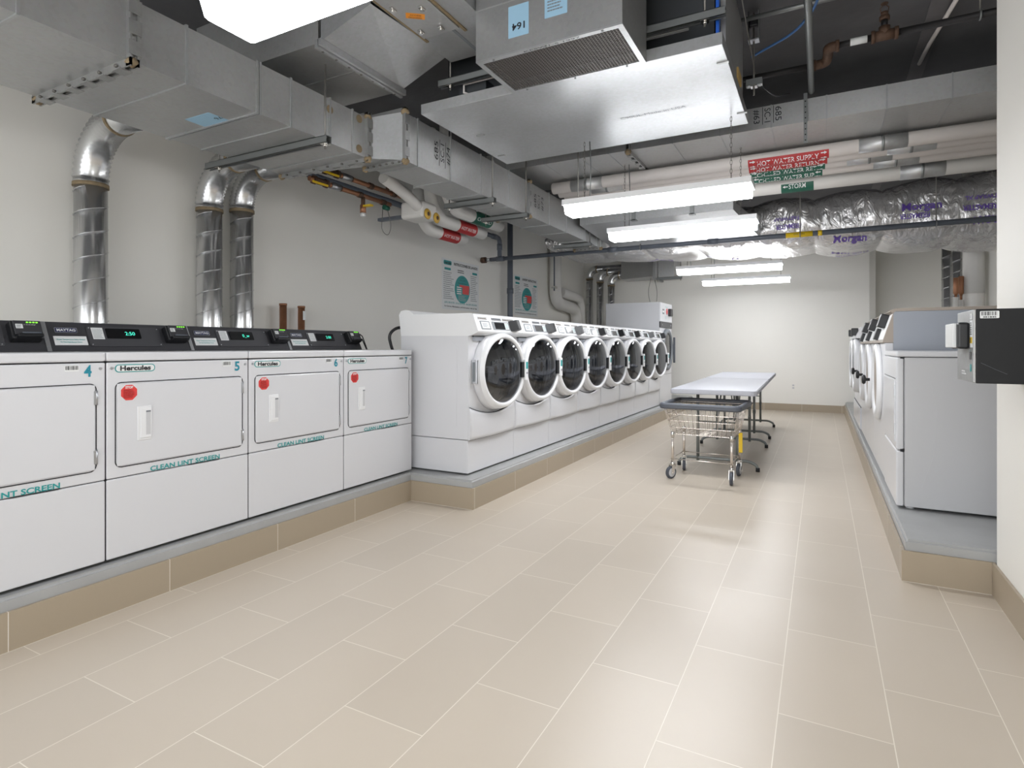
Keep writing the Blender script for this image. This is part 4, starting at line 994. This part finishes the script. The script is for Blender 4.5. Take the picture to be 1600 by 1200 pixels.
# ------------------------------------------------------------------ fan coil unit with grille box
t = thing('fan_coil_unit', 'large galvanised ceiling air unit with smooth bottom panel and mesh grille box', 'air conditioner', (-1.35, 3.6, 2.6)); O3 = Vector((-1.35, 3.6, 2.6))
def u3(name, g, parent): bmesh.ops.translate(g.bm, verts=g.bm.verts, vec=-O3); return g.build(name, parent)
g = G(); g.box(-2.27, -.43, 3.01, 4.165, 2.60, 2.664, 'galv_b', bev=.002)
g.text('C90UL Made in USA', (-.95, 3.68, 2.60), X+Y*-.02, -Y, .034, 'greyink', w=.42)
for x, y in ((-2.12, 3.5), (-.455, 3.2), (-.445, 3.95), (-2.2, 3.95)): g.box(x-.03, x+.03, y-.008, y+.008, 2.594, 2.60, 'galv_d')
u3('bottom_panel', g, t)
g = G(); g.box(-2.20, -.50, 3.22, 4.12, 2.664, 3.10, 'unitdark'); g.box(-2.05, -1.85, 3.12, 3.22, 2.67, 2.78, 'unitdark'); g.tube([(-.55, 3.19, 2.70), (-1.55, 3.19, 2.70)], .05, 'strut', 12)
g.box(-.46, -.435, 3.16, 3.9, 2.664, 3.12, 'galv_d'); g.box(-.475, -.46, 3.1, 3.14, 2.68, 2.90, 'blue3'); g.box(-.44, -.425, 3.6, 3.75, 2.68, 2.74, 'kraft')
g.tube([(-1.5, 3.10, 2.77), (-2.0, 3.10, 2.77), (-2.0, 3.10, 2.72), (-1.93, 3.14, 2.69)], .008, 'insul', 8)
g.box(-.95, -.62, 3.14, 3.16, 2.79, 2.82, 'paper'); u3('casing', g, t)
g = G(); rx0, rx1, ry0, ry1 = -1.597, -.807, 2.59, 3.006
g.box(rx0, rx1, ry0, ry1, 2.602, 3.20, 'galv_d', skip=('-z',)); g.box(rx0+.01, rx1-.01, ry0+.01, ry1-.01, 2.66, 2.67, 'dark')
g.box(rx0-.001, rx1+.001, ry0-.002, ry0+.001, 2.86, 2.866, 'galv')
pl = u3('return_plenum', g, t)
g = G(); fw = .028; zz0, zz1 = 2.594, 2.602
g.box(rx0, rx1, ry0, ry0+fw, zz0, zz1, 'galv_b'); g.box(rx0, rx1, ry1-fw, ry1, zz0, zz1, 'galv_b'); g.box(rx0, rx0+fw, ry0+fw, ry1-fw, zz0, zz1, 'galv_b'); g.box(rx1-fw, rx1, ry0+fw, ry1-fw, zz0, zz1, 'galv_b')
for i in range(1, 46): x = rx0+fw+(rx1-rx0-2*fw)*i/46; g.box(x-.0022, x+.0022, ry0+fw, ry1-fw, 2.597, 2.600, 'mesh')
for i in range(1, 23): y = ry0+fw+(ry1-ry0-2*fw)*i/23; g.box(rx0+fw, rx1-fw, y-.0022, y+.0022, 2.5965, 2.5995, 'mesh')
g.text('KESW1-S 1997', (-1.17, ry0+.013, 2.594), X, -Y, .013, 'ink', w=.30)
for x in (rx0+.1, rx1-.1, -1.2):
    for y in (ry0+.013, ry1-.013): g.cyl((x, y, 2.590), (x, y, 2.594), .006, 'strut', 8)
u3('grille', g, pl)
g = G(); o = Vector((-1.345, ry0-.0005, 2.752)); g.plate(o, X, Z, .115, .16, 'blue', th=.0008); g.text('164', o+Vector((0, -.001, -.03)), -X, -Z, .034, 'ink', w=.072, bold=.02); u3('number_sticker', g, pl)
g = G(); o = Vector((-1.14, ry0-.0005, 2.775)); g.plate(o, X, Z, .12, .11, 'blue', th=.0008); g.lines(o-Y*.0002, X, Z, .09, .06, 4, 'greyink'); u3('paper_sticker', g, pl)
hanger(-2.15, -.42, 3.05, 2.80, ZC, 'long strut channel carrying the near side of the ceiling unit', -2.07, -.52)
t = thing('vibration_hanger', 'black spring isolator box with rod and bracket beside the ceiling unit', 'pipe hanger', (-.38, 4.0, 2.775))
g = G(); g.cyl((0, 0, -.06), (0, 0, .47), .006, 'rod', 8); g.build('threaded_rod', t)
g = G(); g.box(-.045, .05, -.02, .02, 0, .042, 'strut'); g.box(-.018, .02, -.022, .022, -.008, 0, 'chrome'); g.build('bracket', t)
g = G(); g.box(-.032, .032, -.03, .03, .285, .292, 'silver'); g.box(-.032, -.028, -.03, .03, .292, .47, 'black'); g.box(.028, .032, -.03, .03, .292, .47, 'strut'); g.cyl((0, 0, .29), (0, 0, .30), .02, 'black', 14); g.box(-.028, .028, -.012, .03, .38, .44, 'black', bev=.01); g.build('isolator_box', t)
g = G(); g.tube([(-.40, 3.5, 3.1), (-.37, 3.97, 2.84)], .004, 'rod', 6); g.build('brace_wire', label='thin slanting brace wire beside the spring isolator', category='wire')

# branch duct with flange, white slope and access door
t = thing('branch_duct', 'galvanised branch duct with a brown sealed access door left of the grille box', 'air duct', (-2.2, 2.6, 2.75)); O4 = Vector((-2.2, 2.6, 2.75))
def u4(name, g, parent): bmesh.ops.translate(g.bm, verts=g.bm.verts, vec=-O4); return g.build(name, parent)
g = G(); g.box(-3.45, -2.40, 2.27, 2.95, 2.75, 3.10, 'galv'); g.plate((-2.95, 2.52, 2.75), X, -Y, .12, .09, 'blue'); g.box(-3.2, -2.4, 2.60, 2.606, 2.744, 2.75, 'galv_d'); u4('duct_section', g, t)
g = G(); va = [g.bm.verts.new(p) for p in ((-2.38, 2.27, 2.755), (-2.38, 2.95, 2.755), (-2.38, 2.95, 3.10), (-2.38, 2.27, 3.10))]; vb = [g.bm.verts.new(p) for p in ((-2.03, 2.27, 2.86), (-2.03, 2.95, 2.89), (-2.03, 2.95, 3.12), (-2.03, 2.27, 3.12))]
g._fin([g.bm.faces.new((va[(i+1) % 4], va[i], vb[i], vb[(i+1) % 4])) for i in range(4)], 'galv_b'); u4('sloped_section', g, t)
g = G(); g.box(-2.405, -2.385, 2.25, 2.97, 2.715, 2.76, 'galv_b'); g.box(-2.378, -2.358, 2.25, 2.97, 2.725, 2.76, 'galv_b')
for k in range(7): y = 2.30+.1*k; g.cyl((-2.3965, y, 2.712), (-2.3965, y, 2.718), .008, 'rod', 6)
u4('flange', g, t)
g = G(); g.box(-2.03, -1.605, 2.24, 3.00, 2.875, 3.14, 'galv_b'); 
g.box(-1.82, -1.80, 2.20, 3.0, 2.873, 2.876, 'greyink'); u4('duct_section', g, t)
g = G(); g.box(-2.0, -1.76, 2.26, 2.68, 2.862, 2.876, 'galv', bev=.003); d = u4('access_door', g, t)
for xx in (-2.018, -1.757):
    g = G()
    for k in range(14): y = 2.24+.035*k; g.box(xx, xx+.016, y, y+.036, 2.868, 2.877, 'sealant')
    u4('sealant_bead', g, d)
for x, y in ((-1.96, 2.36), (-1.96, 2.60), (-1.82, 2.42), (-1.84, 2.62)):
    g = G(); g.box(x-.012, x+.012, y-.02, y+.02, 2.850, 2.862, 'chrome', bev=.003); g.cyl((x, y, 2.842), (x, y, 2.852), .010, 'chrome', 8); u4('latch', g, d)
g = G(); g.plate((-1.90, 2.47, 2.8615), X*.8+Y*.6, X*.6-Y*.8, .10, .05, 'orange'); g.text('ACCESS', (-1.893, 2.462, 2.8605), X*.8+Y*.6, X*.6-Y*.8, .012, 'ink', w=.06); g.text('REQUIRED', (-1.907, 2.480, 2.8605), X*.8+Y*.6, X*.6-Y*.8, .012, 'ink', w=.07); u4('orange_sticker', g, d)

# ------------------------------------------------------------------ cross duct 63
t = thing('cross_air_duct', 'wide flat galvanised duct crossing the room behind the ceiling unit', 'air duct', (-.4, 5.15, 2.75)); O5 = Vector((-.4, 5.15, 2.75))
def u5(name, g, parent): bmesh.ops.translate(g.bm, verts=g.bm.verts, vec=-O5); return g.build(name, parent)
g = G(); g.box(-3.2, -1.44, 4.74, 5.55, 2.75, 2.915, 'galv')
for x in (-2.6, -2.2, -1.85, -1.6): g.box(x-.005, x+.005, 4.737, 5.553, 2.746, 2.918, 'galv_b')
u5('duct_section', g, t)
g = G(); g.box(-1.41, XR-.003, 4.74, 5.55, 2.75, 2.915, 'galv')
for k in range(8): x = -1.06+.365*k; g.box(x-.005, x+.005, 4.737, 5.553, 2.746, 2.918, 'galv_b')
o = Vector((-.36, 4.7395, 2.845))
for k, s in enumerate(('685', 'SC-1', '#63')): g.text(s, o-X*(.075*k-.08), -Z, X, .042, 'ink', w=.105)
for k in (0, 1): 
    q = o-X*(.075*k-.08)-X*.036+Y*-.001; g.face([q-Z*.065, q-Z*.065+X*.004, q+Z*.065+X*.004, q+Z*.065], 'ink')
u5('duct_section', g, t)
g = G()
for x in (-1.44, -1.41): g.box(x-.004, x+.004, 4.71, 5.58, 2.748, 2.945, 'galv_d'); g.box(x-.004, x+.004, 4.71, 5.20, 2.72, 2.749, 'galv_d')
for k in range(4): y = 4.8+.12*k; g.box(-1.45, -1.40, y-.02, y+.02, 2.712, 2.722, 'galv_d')
for y in (4.73,):
    tt = bmesh.new(); bmesh.ops.create_icosphere(tt, subdivisions=2, radius=.028, matrix=Matrix.Translation((-1.425, y, 2.735))); g.merge(tt, 'sealant', True)
u5('flange', g, t)

# ------------------------------------------------------------------ insulated pipe bundle with labels
def pipe_run(y, z, r, label, cat_m, txt, tw, x0l, x1l, arrow, bandx, x0=-2.36, jac='insul'):
    t = thing('insulated_pipe', label, 'pipe', (0, y, z), 0, 'insulated pipes crossing below the flat duct')
    g = G(); g.tube([(x0, 0, 0), (XR-.003, 0, 0)], r, jac, 24)
    g.build('pipe', t)
    for bx_ in bandx:
        g = G(); g.cyl((bx_-.16, 0, 0), (bx_+.16, 0, 0), r+.002, 'galv', 24); g.cyl((bx_-.01, 0, 0), (bx_+.01, 0, 0), r+.0045, 'strut', 24); g.build('metal_saddle', t)
    if txt:
        g = G(); 
        # curved label over the lower front of the pipe
        n = 10; rr = r+.003; A0, A1 = math.radians(185), math.radians(300)
        ringsx = [x0l, x1l]
        for k in range(n):
            a, b = A0+(A1-A0)*k/n, A0+(A1-A0)*(k+1)/n
            g.face([(x0l, math.cos(a)*rr, math.sin(a)*rr), (x0l, math.cos(b)*rr, math.sin(b)*rr), (x1l, math.cos(b)*rr, math.sin(b)*rr), (x1l, math.cos(a)*rr, math.sin(a)*rr)], cat_m)
        xm = (x0l+x1l)/2; AC = math.radians((228 if 'SUPPLY' in txt else 238) if tw > .2 else 205)
        def f(a, b): ang = AC-b/rr; return Vector((xm+a, math.cos(ang)*(rr+.002), math.sin(ang)*(rr+.002)))
        g.text(txt, (0, 0, 0), X, Z, .044 if tw > .2 else .042, 'paper', w=tw, fn=f, bold=.01)
        def arrowat(xc, db, s):
            for pts in (((-.022, .004), (.002, .004), (.002, .012), (.022, 0), (.002, -.012), (.002, -.004), (-.022, -.004)),):
                P = []
                for a, b in (pts if s > 0 else pts):
                    ang = AC-(b+db)/rr; P.append((xc+a*s, math.cos(ang)*(rr+.002), math.sin(ang)*(rr+.002)))
                if s < 0: P = P[::-1]
                g.face([P[0], P[1], P[5], P[6]] if s > 0 else P[:], 'paper') if False else g.face(P, 'paper')
        for xc in (x0l+.035, x1l-.035):
            if tw > .2:
                arrowat(xc, .022, arrow); arrowat(xc, -.022, arrow)
            elif xc < xm: arrowat(xc, 0, arrow)
        g.build('pipe_label', t)
    return t
pipe_run(5.30, 2.682, .055, 'cream insulated pipe with the red label HOT WATER SUPPLY', 'redlabel', 'HOT WATER SUPPLY', .46, -.545, .055, 1, (.42, -2.0))
pipe_run(5.46, 2.682, .055, 'cream insulated pipe with the red label HOT WATER RETURN', 'redlabel', 'HOT WATER RETURN', .48, -.555, .045, 1, (.62, -1.85))
pipe_run(5.62, 2.682, .055, 'cream insulated pipe with the green label CHILLED WATER RET.', 'green', 'CHILLED WATER RET.', .48, -.56, .03, 1, (.35,))
pipe_run(5.79, 2.672, .055, 'cream insulated pipe with the green label CHILLED WATER SUP.', 'green', 'CHILLED WATER SUP.', .46, -.56, .01, -1, (.55, -1.7))
pipe_run(6.02, 2.622, .070, 'cream insulated pipe lowest of its bundle with the green label STORM', 'green', 'STORM', .14, -.33, -.06, -1, (.76, ), jac='pvc')

# ------------------------------------------------------------------ foil wrapped duct
t = thing('foil_wrapped_duct', 'crinkled silver foil wrapped duct with purple print crossing the room', 'air duct', (-.8, 7.95, 2.2)); O6 = Vector((-.8, 7.95, 2.2))
def foil_mesh():
    g = G(); NX, NA = 300, 72; x0, x1 = -3.38, XR-.004; rows = []
    from mathutils import noise
    for i in range(NX+1):
        x = x0+(x1-x0)*i/NX; f = (x-x0)/(x1-x0)
        zb = 2.37-.20*f; ztp = 2.73+.21*f; y0, y1 = 7.30, 8.60
        q = ((x+.07)/.655) % 1.0; pin = abs(math.sin(PI*q))**.45          # 0 at the tied seams
        grow = 1-.20*(1-pin)
        if i < 12: grow *= .55+.45*i/12
        cy_, cz_ = (y0+y1)/2, (zb+ztp)/2; hy, hz = (y1-y0)/2*(.97+.03*grow), (ztp-zb)/2*grow
        row = []
        for k in range(NA):
            a = 2*PI*k/NA; c, s = math.cos(a), math.sin(a); e = .48
            yy_ = math.copysign(abs(c)**e, c)*hy; zz_ = math.copysign(abs(s)**(e+.12), s)*hz
            pv = Vector((x*2.2, yy_*2.2, zz_*2.2))
            d = noise.noise(pv*1.1)*.035+abs(noise.noise(Vector((x*9, a*1.3*2, 3))))*.020*(1.4-pin)+noise.noise(pv*5)*.012
            L = math.hypot(yy_, zz_); row.append(g.bm.verts.new(Vector((x, cy_+yy_*(1+d/L), cz_+zz_*(1+d/L)))-O6))
        rows.append(row)
    fs = [g.bm.faces.new((rows[i][k], rows[i][(k+1) % NA], rows[i+1][(k+1) % NA], rows[i+1][k])) for i in range(NX) for k in range(NA)]
    g._fin(fs, 'foil', True); g._fin([g.bm.faces.new(rows[0]), g.bm.faces.new(rows[-1][::-1])], 'foil')
    return g
fg = foil_mesh(); bmesh.ops.recalc_face_normals(fg.bm, faces=fg.bm.faces); bvh = BVHTree.FromBMesh(fg.bm); fg.build('foil_wrap', t)
def foil_text(txt, xc, zc, h, w, flip=False, under=False, bold=.02):
    g = G(); s = -1 if flip else 1
    def f(a, b):
        if under:
            o = Vector((xc+a*s, zc-b*s, -2))-Vector((O6.x, O6.y, 0)); hit = bvh.ray_cast(Vector((o.x, o.y, -2)), Z)
            return (hit[0]-Z*.008) if hit[0] else Vector((o.x, o.y, 0))
        o = Vector((xc+a*s, 0, zc+b*s))-O6; hit = bvh.ray_cast(Vector((o.x, -3, o.z)), Y)
        return (hit[0]-Y*.009) if hit[0] else Vector((o.x, -.66, o.z))
    g.text(txt, (0, 0, 0), X, Z, h, 'purple', w=w, fn=f, bold=bold); g.build('printed_lettering', t)
foil_text('Morgan', .92, 2.57, .075, .34, bold=.03); foil_text('FIREMASTER', .86, 2.47, .05, .26, True, bold=.03); foil_text('FASTWRAP', .90, 2.38, .045, .30)
foil_text('MORGAN', 1.5, 2.37, .07, .30, True, bold=.03); foil_text('FIREMASTER', 1.42, 2.50, .05, .32, True, bold=.03); foil_text('FASTWRAP XL', 1.45, 2.60, .04, .34, True)
foil_text('Morgan', .30, 7.95, .10, .38, False, True); foil_text('FIREMASTER', .28, 8.15, .05, .26, True, True)
foil_text('FIREMASTER', -.33, 2.47, .05, .26, True, bold=.03); foil_text('FASTWRAP', -.35, 2.56, .04, .26, True); foil_text('Morgan', .28, 2.30, .06, .32, bold=.03)
foil_text('Morgan', -1.15, 8.1, .10, .40, True, True); foil_text('FIREMASTER', -2.0, 8.2, .09, .34, True, True); foil_text('Morgan', -1.9, 8.4, .07, .3, True, True)
# tied seams
# galvanised transition box in front of the foil
g = G(); vs = [(-2.36, 6.02), (-.76, 6.02), (-.62, 7.26), (-2.36, 7.26)]
lo = [g.bm.verts.new((x, y, 2.45 if y < 7 else 2.365)) for x, y in vs]; hi = [g.bm.verts.new((x, y, 2.535)) for x, y in vs]
g._fin([g.bm.faces.new(lo[::-1]), g.bm.faces.new(hi)]+[g.bm.faces.new((lo[i], lo[(i+1) % 4], hi[(i+1) % 4], hi[i])) for i in range(4)], 'galv_b')
for x in (-1.75, -1.15): g.box(x-.02, x+.02, 6.0, 6.02, 2.44, 2.545, 'strut'); g.box(x-.03, x+.03, 6.0, 6.06, 2.438, 2.452, 'strut')
bmesh.ops.recalc_face_normals(g.bm, faces=g.bm.faces)
g.build('duct_plenum', label='shallow galvanised plenum box in front of the foil duct, above the third light', category='air duct')
g = G(); g.tube(bend([(-2.3, 6.5, 2.63), (-1.9, 6.5, 2.68), (-1.0, 6.5, 2.68), (-.8, 6.5, 2.63)], .2), .07, 'pvc', 18); g.build('insulated_pipe', label='white insulated pipe resting above the shallow plenum box', category='pipe')
g = G(); g.cyl((-.50, 6.6, 2.86), (-.50, 6.6, 2.9), .05, 'black', 16); g.cyl((-.02, 7.1, 2.87), (-.02, 7.1, ZC), .012, 'strut', 8); g.lathe([(0, 0), (.05, .01), (.075, .035), (.075, .045), (0, .05)], 'paper', 28, Matrix.Translation((-.02, 7.1, 2.83)) @ Matrix.Rotation(-PI/2, 4, 'Y'))
bm_ = g.bm; g.build('smoke_detector', label='white round detector hanging above the foil wrapped duct', category='smoke detector')

# ------------------------------------------------------------------ ceiling pipes at upper right
t = thing('sprinkler_pipe', 'black iron sprinkler pipe with rusty brown fittings under the dark ceiling', 'pipe', (.5, 4.2, 3.0)); 
g = G(); g.tube([(-1.0, .2, 0), (-.52, .2, 0)], .020, 'iron', 12); g.tube([(-.44, -.02, 0), (-.22, -.03, 0)], .020, 'iron', 12); g.tube([(-.10, -.03, 0), (XR-.5-.003, -.03, 0)], .020, 'iron', 12); g.build('pipe', t)
g = G(); g.tube(bend([(-.56, .2, 0), (-.47, .2, 0), (-.46, .1, .01), (-.46, -.02, 0), (-.40, -.02, 0)], .04), .030, 'brown', 14); g.cyl((-.55, .2, 0), (-.53, .2, 0), .036, 'brown', 12); g.cyl((-.42, -.02, 0), (-.40, -.02, 0), .036, 'brown', 12); g.build('elbow_fitting', t)
g = G(); g.cyl((-.22, -.03, 0), (-.10, -.03, 0), .031, 'brown', 14); g.cyl((-.23, -.03, 0), (-.21, -.03, 0), .037, 'brown', 12); g.cyl((-.11, -.03, 0), (-.09, -.03, 0), .037, 'brown', 12); g.cyl((-.16, -.03, .0), (-.16, -.03, .05), .031, 'brown', 12); g.build('tee_fitting', t)
g = G(); g.cyl((-.34, -.03, 0), (-.25, -.03, 0), .0215, 'paper', 12); g.build('paint_drip_patch', t)
g = G(); g.cyl((-.16, -.03, .04), (-.16, -.03, .10), .018, 'iron', 12); g.cyl((-.16, -.03, .09), (-.16, -.03, .115), .028, 'brown', 8); g.cyl((-.16, -.03, .115), (-.16, -.03, .14), .020, 'brown', 10)
g.tube([(-.178, -.03, .135), (-.182, -.03, .165), (-.16, -.03, .19), (-.138, -.03, .165), (-.142, -.03, .135)], .003, 'brown', 6); g.cyl((-.16, -.03, .188), (-.16, -.03, .193), .020, 'brown', 12); g.build('sprinkler_head', t)
g = G(); g.tube([Vector((.30, -.03+.027*math.cos(a*PI/6), .027*math.sin(a*PI/6))) for a in range(12)], .006, 'strut', 6, closed=True); g.cyl((.30, -.03, .027), (.30, -.03, .248), .005, 'rod', 8); g.build('pipe_ring', t)
g = G(); g.tube([(-.44, 3.86, 3.14), (.28, 3.86, 3.14)], .014, 'strut', 12); g.box(.24, .27, 3.84, 3.88, 3.12, 3.16, 'silver'); g.build('conduit', label='short steel conduit across the dark ceiling near the spring isolator', category='conduit', group='conduits on the dark ceiling')
g = G(); g.tube([(-.062, 2.4, 2.95), (-.062, 4.71, 2.95)], .020, 'strut', 12); g.build('conduit', label='thicker steel conduit running away from the camera to the flat duct', category='conduit', group='conduits on the dark ceiling')
g = G(); g.tube([(.80, 3.6, 3.2), (.66, 4.9, 3.2), (.64, 5.2, 3.2)], .013, 'insul', 12); g.build('conduit', label='pale thin conduit slanting on the dark ceiling at far right', category='conduit', group='conduits on the dark ceiling')
g = G(); pts = [(-.42, 4.25, 3.08), (-.30, 4.2, 3.1), (-.15, 4.05, 3.08), (-.02, 3.8, 3.08), (.02, 3.5, 3.14), (.0, 3.1, 3.18), (-.05, 2.6, 3.18)]; g.tube(bend(pts, .2), .008, 'blue2', 8); g.build('blue_cable', label='curving blue cable below the dark ceiling beside the ceiling unit', category='cable')
g = G(); g.tube(bend([(-.34, 4.02, 2.78), (-.28, 4.3, 2.80), (-.2, 4.70, 2.96)], .2), .004, 'black', 6); g.build('cable', label='short black cable from the spring isolator bracket to the flat duct', category='cable')
t = thing('pipe_strut', 'perforated vertical strut holding the red labelled pipes below the flat duct', 'pipe hanger', (-.10, 4.70, 2.6))
g = G(); g.box(-.012, .012, -.01, .005, -.02, .34, 'strut'); 
for k in range(8): g.cyl((0, -.012, .0+.04*k), (0, -.009, .0+.04*k), .005, 'dark', 8)
g.build('strip', t)
for x, y, z0, z1, lb in ((-.62, 6.16, 2.54, ZC, 'thin steel rod rising left of the green STORM label'), 
        (-1.72, 4.35, 2.2, ZC, 'thin steel rod left of the second light'), (-1.2, 6.1, 2.61, ZC, 'thin steel rod behind the second light, right one'), (-1.62, 6.1, 2.61, ZC, 'thin steel rod behind the second light, left one')):
    g = G(); g.cyl((x, y, z0), (x, y, z1), .005, 'rod', 8); g.build('threaded_rod', label=lb, category='rod', group='thin hanging rods')

# ------------------------------------------------------------------ risers behind the right machines
g = G(); g.cyl((1.62, 8.76, CURB), (1.62, 8.76, 3.2), .103, 'pvc', 28); g.cyl((1.62, 8.76, 1.74), (1.62, 8.76, 3.2), .109, 'pvc', 28) ; g.build('vent_pipe', label='thick white vertical pipe behind the right machines, beside the near right wall', category='pipe')
spiral_duct(1.60, 10.16, .086, CURB, 2.55, .1, 1.745, 'left spiral duct behind the right machines', X, 'spiral ducts behind the right machines')
spiral_duct(1.60, 9.46, .080, CURB, 2.55, .08, 1.745, 'right spiral duct behind the right machines', X, 'spiral ducts behind the right machines')
for i, (x, y, zt_) in enumerate(((1.43, 8.66, 1.93), (1.49, 8.72, 1.95))):
    g = G(); g.cyl((x, y, CURB), (x, y, 1.70-.03*i), .026, 'pvc', 16); g.cyl((x, y, 1.66), (x, y, 1.73), .012, 'copper', 12); g.tube([(x, y, 1.72), (x, y, 1.75), (x, y, zt_), (x, y, zt_+.005)], .02, 'copper', 14, radii=[.012, .027, .027, .022]); g.build('copper_pipe', label=('left', 'right')[i]+' copper capped stub behind the right machines', category='pipe', group='copper stubs behind the right machines')
